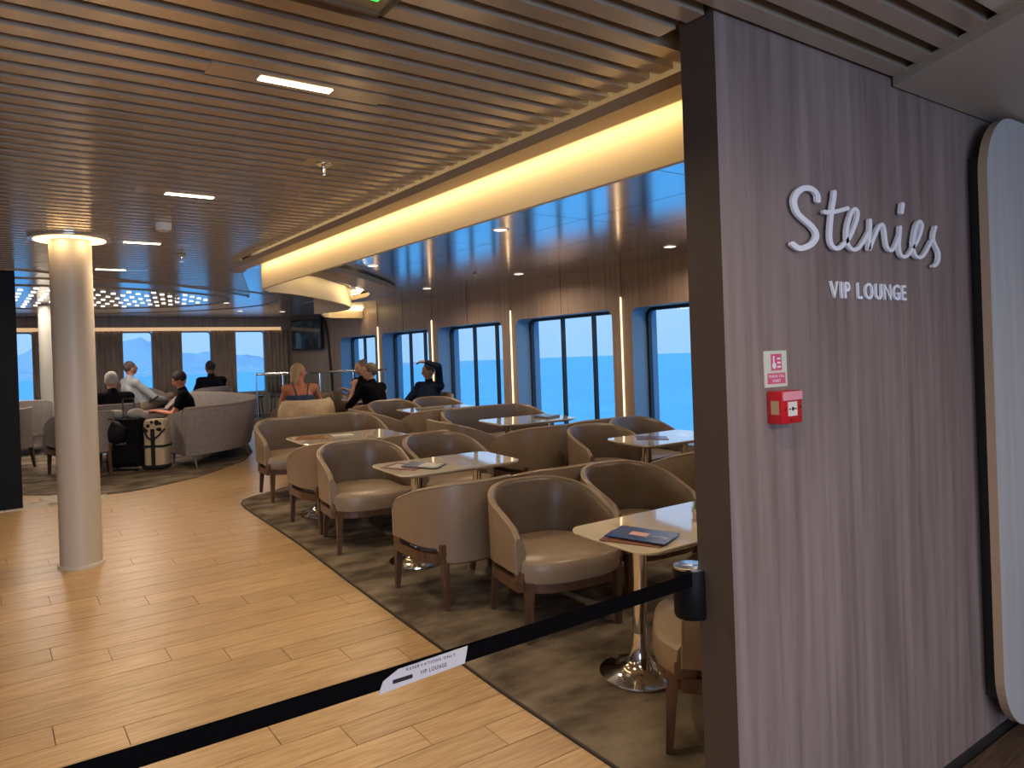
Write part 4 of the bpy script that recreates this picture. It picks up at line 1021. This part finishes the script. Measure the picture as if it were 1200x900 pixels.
def person(lab, x, y, h, yaw, skin, shirt, pants, hair, P):
    """P: joint positions in metres above the seat frame, +y is the facing direction."""
    t = thing('person', lab, 'person', (x, y, fz(y)+h), radians(yaw))
    ms_ = mat('skin_'+skin, SK[skin], .5); j = {k_: Vector(v) for k_, v in P['j'].items()}
    hip, chest, neck, head = j['hip'], j['chest'], j['neck'], j['head']
    hy, hp = P.get('hyaw', 0), P.get('hpitch', 0)
    HM = Matrix.Rotation(radians(hy), 4, 'Z') @ Matrix.Rotation(radians(hp), 4, 'X')
    wr = P.get('w', 1.0)
    bm = bmesh.new()
    hx = j.get('hipx', Vector((.09, 0, 0))).x
    def torso(b, g):
        caps(b, hip+Vector((-.08, 0, 0)), hip+Vector((.08, 0, 0)), .12*wr+g, .12*wr+g)
        caps(b, hip+Vector((-.05, .0, .05)), chest+Vector((-.06, 0, -.03)), .115*wr+g, .115*wr+g); caps(b, hip+Vector((.05, 0, .05)), chest+Vector((.06, 0, -.03)), .115*wr+g, .115*wr+g)
        caps(b, j['ls'], chest+Vector((0, 0, .0)), .062+g, .10*wr+g); caps(b, j['rs'], chest, .062+g, .10*wr+g)
        caps(b, j['ls'], j['rs'], .06+g, .06+g); caps(b, (j['ls']+j['rs'])/2, neck, .07+g, .055+g*.4)
    torso(bm, 0)
    caps(bm, neck, head+Vector((0, 0, -.04)), .052, .055)
    ell(bm, head, .074, .092, .108, HM); ell(bm, head+(HM @ Vector((0, .03, -.055))), .052, .055, .05, HM)
    caps(bm, head+(HM @ Vector((0, .092, .012))), head+(HM @ Vector((0, .104, -.018))), .010, .015, 8)
    for s in (-1, 1): ell(bm, head+(HM @ Vector((s*.075, -.005, -.01))), .012, .022, .032, HM)
    ell(bm, head+(HM @ Vector((0, .085, -.052))), .024, .010, .008, HM)
    for s, S_ in ((-1, 'l'), (1, 'r')):
        caps(bm, j[S_+'s'], j[S_+'e'], .048, .038); caps(bm, j[S_+'e'], j[S_+'w'], .038, .026)
        dd = j[S_+'w']-j[S_+'e']; hand(bm, j[S_+'w'], P.get(S_+'hd', dd), P.get(S_+'hu', (0, 0, 1)), s, P.get('curl', .5))
        caps(bm, hip+Vector((s*.09, .0, -.02)), j[S_+'k'], .085, .058); caps(bm, j[S_+'k'], j[S_+'a'], .058, .036)
        caps(bm, j[S_+'a']+Vector((0, -.03, -.03)), j[S_+'a']+Vector((0, .13, -.05)), .035, .028)
    fuse('body', bm, ms_, t, .010)
    for s in (-1, 1):
        bm = bmesh.new(); ell(bm, head+(HM @ Vector((s*.030, .083, .010))), .012, .008, .008, HM); obj('eye', bm, mat('eye', (.05, .04, .035), .2), t, smooth=True)
    bm = bmesh.new(); torso(bm, .014)
    for S_ in ('l', 'r'):
        f_ = P.get('sleeve', 1.9)
        if f_ > 0:
            e1 = j[S_+'s'].lerp(j[S_+'e'], min(f_, 1)); caps(bm, j[S_+'s'], e1, .062, .052)
            if f_ > 1: caps(bm, j[S_+'e'], j[S_+'e'].lerp(j[S_+'w'], f_-1), .052, .038)
    if P.get('strap'):      # strappy top: only trunk below the chest, and thin straps
        bm.free(); bm = bmesh.new()
        caps(bm, hip+Vector((-.08, 0, 0)), hip+Vector((.08, 0, 0)), .134*wr, .134*wr)
        lo_ = hip.lerp(chest, .80)
        caps(bm, hip+Vector((-.05, 0, .05)), lo_+Vector((-.06, 0, 0)), .128*wr, .126*wr); caps(bm, hip+Vector((.05, 0, .05)), lo_+Vector((.06, 0, 0)), .128*wr, .126*wr)
        for s in (-1, 1): caps(bm, lo_+Vector((s*.07, -.11, .05)), (j['ls'] if s < 0 else j['rs']).lerp(neck, .4)+Vector((0, -.04, .05)), .012, .012, 8)
    fuse('shirt', bm, mat('cloth_'+shirt[0], shirt[1], .95, spec=.1), t, .012)
    bm = bmesh.new(); caps(bm, hip+Vector((-.09, 0, -.01)), hip+Vector((.09, 0, -.01)), .137*wr, .137*wr)
    for s, S_ in ((-1, 'l'), (1, 'r')):
        pl_ = P.get('pant', 2); kk = j[S_+'k']
        caps(bm, hip+Vector((s*.09, .0, -.02)), hip.lerp(kk, min(pl_, 1)), .098, .073)
        if pl_ > 1: caps(bm, kk, kk.lerp(j[S_+'a'], .93*(pl_-1)), .073, .052)
    fuse('trousers', bm, mat('cloth_'+pants[0], pants[1], .95, spec=.1), t, .012)
    for S_ in ('l', 'r'):
        bm = bmesh.new(); caps(bm, j[S_+'a']+Vector((0, -.04, -.045)), j[S_+'a']+Vector((0, .15, -.055)), .043, .034); fuse('shoe', bm, mat('shoe_'+P.get('shoe', 'dark'), (.03, .025, .02) if P.get('shoe', 'dark') == 'dark' else (.6, .58, .55), .5), t, .012)
    # hair
    bm = bmesh.new(); ell(bm, head+(HM @ Vector((0, -.018, .026))), .082, .092, .098, HM)
    if hair[2] == 'long':
        caps(bm, head+(HM @ Vector((0, -.05, .03))), head+(HM @ Vector((0, -.075, -.14))), .078, .06); caps(bm, head+(HM @ Vector((0, -.075, -.13))), head+(HM @ Vector((.0, -.085, -.21))), .06, .035)
    if hair[2] == 'bun':
        ell(bm, head+(HM @ Vector((.0, -.075, .10))), .045, .045, .04, HM)
        caps(bm, head+(HM @ Vector((0, -.08, .10))), head+(HM @ Vector((.02, -.13, .13))), .02, .012, 8)
    if hair[2] == 'full': ell(bm, head+(HM @ Vector((0, -.02, .03))), .095, .10, .10, HM)
    o = fuse('hair', bm, mat('hair_'+hair[0], hair[1], .7), t, .010)
    # trim the hair in front of the face
    me = o.data; b2 = bmesh.new(); b2.from_mesh(me); HI = HM.inverted(); dl = []
    for v in b2.verts:
        q = HI @ (v.co-head)
        if q.y > .058+.5*max(0, q.z-.03)+.0 and q.z < .062: dl.append(v)
        elif q.y > .02 and q.z < -.005 and abs(q.x) < .11: dl.append(v)
    bmesh.ops.delete(b2, geom=dl, context='VERTS'); b2.to_mesh(me); b2.free()
    return t
def base(lean=-.05, hl=0, turn=0, **kw):
    z = dict(hip=(0, -.08, .08), chest=(0, -.10+lean, .40), neck=(0, -.09+lean*1.2, .56), head=(hl, -.06+lean*1.3, .695),
             ls=(-.19, -.10+lean*1.1, .47), rs=(.19, -.10+lean*1.1, .47), le=(-.25, .03, .22), re=(.25, .03, .22), lw=(-.17, .25, .17), rw=(.17, .25, .17),
             lk=(-.13, .36, .08), rk=(.13, .36, .08), la=(-.13, .40, -.33), ra=(.13, .40, -.33))
    z.update(kw); return z
BLK = ('black', (.004, .004, .005)); NAVY = ('navy', (.010, .016, .040)); 
H0 = .455
person('white-haired man in dark top seen from behind, right of the column', 1.46, 11.05, H0-.07, 0, 'light', ('charcoal', (.007, .007, .010)), NAVY, ('white', (.50, .48, .44), 'short'), dict(j=base(-.02), hyaw=-20))
person('man in a pale shirt reclining in profile before the bow window', 2.25, 13.3, H0-.02, -75, 'tan', ('pale', (.42, .45, .48)), ('khaki', (.20, .15, .11)), ('greying', (.08, .06, .05), 'short'),
       dict(j=base(-.12, lk=(-.10, .38, .16), la=(-.05, .55, -.18), rk=(.12, .36, .22), ra=(-.05, .52, .10)), hpitch=5))
person('dark-haired woman in black top bent over her phone on the curved sofa', 2.40, 11.42, H0-.12, 75, 'red', BLK, BLK, ('darkbrown', (.022, .012, .010), 'full'),
       dict(j=base(.06, le=(-.23, .10, .22), lw=(-.07, .30, .26), re=(.23, .10, .22), rw=(.09, .30, .24)), hpitch=-28, sleeve=.6, w=1.05))
person('man in dark jacket seen from behind against the bow window', 3.25, 13.3, H0-.05, 10, 'dark', ('blacknavy', (.004, .005, .010)), BLK, ('black', (.010, .008, .008), 'short'), dict(j=base(.0), w=1.15))
person('blonde woman in a blue strappy dress on the shawl-draped chair', 3.64, 10.05, H0, -10, 'red', ('bluedress', (.06, .09, .18)), ('bluedress', (.06, .09, .18)), ('blonde', (.52, .36, .19), 'long'),
       dict(j=base(.0, re=(.30, .02, .24), rw=(.28, .24, .12), lw=(-.10, .26, .15)), hyaw=-70, strap=True, sleeve=0, pant=1.7))
person('woman in black top with pinned-up hair leaning on her arm', 4.42, 9.36, H0, 28, 'light', BLK, BLK, ('ashbrown', (.14, .10, .07), 'full'),
       dict(j=base(.08, le=(-.30, .18, .24), lw=(-.10, .24, .50), re=(.24, .12, .22), rw=(.06, .30, .20)), hyaw=52, hpitch=4, sleeve=1.0, pant=.8, w=1.05))
person('person in black holding up a phone, messy grey bun', 4.93, 10.84, H0-.02, 100, 'light', BLK, BLK, ('greybun', (.22, .18, .15), 'bun'),
       dict(j=base(.05, le=(-.24, .10, .26), lw=(-.14, .34, .36)), sleeve=1.8))
person('man in navy with one hand on his head by the window', 5.27, 9.54, H0-.04, 112, 'tan', NAVY, NAVY, ('darkbrown', (.022, .012, .010), 'short'),
       dict(j=base(-.10, le=(-.25, -.12, .76), lw=(-.06, -.06, .835), re=(.27, .02, .24), rw=(.24, .28, .20), lk=(-.20, .44, .16), la=(-.22, .62, -.25)), lhd=(1, .2, 0), lhu=(0, 0, 1), hyaw=-25, hpitch=-10, sleeve=1.9))
o = obj('phone', bx(-.036, .036, -.004, .004, -.075, .075), mat('phone_glow2', (.05, .1, .12), .1, emis=(.3, .65, .9), estr=.6)); o.location = (4.68, 10.58, fz(10.6)+.86); o.rotation_euler = (.5, .3, .9); tag(o, 'phone held up by the person in black', 'phone')
o = obj('phone', bx(-.036, .036, -.004, .004, -.075, .075), mBLKPL); o.location = (2.06, 11.52, fz(11.5)+.76); o.rotation_euler = (.9, .3, 1.3); tag(o, 'dark phone held by the woman on the sofa', 'phone')
# striped jumper over the white-haired man's chair
t = thing('striped_jumper', 'blue and rose striped jumper hung over the white-haired mans chair', 'jumper', (1.42, 11.05, fz(11.05)), 0)
for i, (z0, z1, cc) in enumerate(((.70, .745, (.42, .26, .24)), (.745, .78, (.42, .28, .26)), (.655, .70, (.05, .11, .20)), (.61, .655, (.10, .18, .30)), (.56, .61, (.02, .025, .05)))):
    bm = bmesh.new(); g_ = []
    for k in range(17):
        aa = radians(-160+140*k/16); g_.append([((.365)*cos(aa), -.05+.315*sin(aa), z_) for z_ in (z0, z1)])
    sheet(bm, g_); o = obj('stripe', bm, mat('stripe%d' % i, cc, .9), t, smooth=True); md = o.modifiers.new('s', 'SOLIDIFY'); md.thickness = .02
# shawl over the blonde woman's chair
bm = bmesh.new(); g_ = []
for k in range(25):
    aa = radians(-172+164*k/24); row = []
    for q in range(9):
        s_ = q/8
        if q < 2: rad = .30+.06*q; z = .775+.012*q
        else: rad = .40+.035*sin(k*.9+q*.6)*(s_)+.02*s_; z = .80-.46*s_*(1-.35*abs(sin(k*.26)))
        zz = z-.12*max(0, -abs(0)+max(0, (0.35+sin(aa))))
        row.append((rad*cos(aa)*1.0, -.05+rad*sin(aa), zz))
    g_.append(row)
sheet(bm, g_); o = obj('shawl', bm, noisy('beige_knit', (.66, .50, .31), (.75, .58, .38), (1, 1, 1), 25, 3, .9), smooth=True)
md = o.modifiers.new('s', 'SOLIDIFY'); md.thickness = .012
place(o, (3.62, 9.98, fz(9.98)+.01), radians(12), True); tag(o, 'beige shawl draped over the blonde womans chair back', 'shawl')

# ================================================================== OUTSIDE
bm = bmesh.new(); g_ = []
bmesh.ops.create_grid(bm, x_segments=2, y_segments=2, size=6000)
sea = obj('sea', bm, noisy('sea_water', (.13, .62, .90), (.17, .68, .95), (.02, .02, .02), 1.5, 6, .55, spec=.3, bump=.3, bscale=.6)); sea.location = (2000, 2000, -24); tag(sea, 'bright blue sea outside the windows', 'sea', kind='stuff')
mh1 = noisy('hazy_hill', (.34, .60, .78), (.38, .64, .82), (.002, .002, .004), 3, 5, 1, spec=0)  # aerial haze put into the blue base colour of both hills
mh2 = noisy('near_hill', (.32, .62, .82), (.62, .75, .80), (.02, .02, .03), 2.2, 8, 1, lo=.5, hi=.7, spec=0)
def hills(name, lab, y, x0, x1, hf, m, dep=500):
    bm = bmesh.new(); n = 90; g_ = []
    for k in range(n+1):
        X = x0+(x1-x0)*k/n; h_ = hf(k/n)
        g_.append([(X, y, -24), (X, y+dep*.3, -24+h_*.55+6*sin(k*1.7)), (X, y+dep*.6, -24+h_), (X, y+dep, -24)])
    sheet(bm, g_); bmesh.ops.recalc_face_normals(bm, faces=bm.faces)
    tag(obj(name, bm, m, smooth=True), lab, 'mountain')
def ridge(T):
    def f(s_):
        X = -500+3000*s_
        for (xa, ha), (xb, hb) in zip(T, T[1:]):
            if xa <= X <= xb: return ha+(hb-ha)*(X-xa)/(xb-xa)+5*sin(X*.031)+3*sin(X*.083)
        return T[0][1] if X < T[0][0] else T[-1][1]
    return f
RIDGE = [(-500, 80), (-90, 94), (174, 118), (236, 149), (413, 158), (601, 167), (700, 192), (780, 164), (902, 108), (1032, 114), (1189, 96), (1344, 68), (1576, 40), (1896, 20), (2500, 8)]
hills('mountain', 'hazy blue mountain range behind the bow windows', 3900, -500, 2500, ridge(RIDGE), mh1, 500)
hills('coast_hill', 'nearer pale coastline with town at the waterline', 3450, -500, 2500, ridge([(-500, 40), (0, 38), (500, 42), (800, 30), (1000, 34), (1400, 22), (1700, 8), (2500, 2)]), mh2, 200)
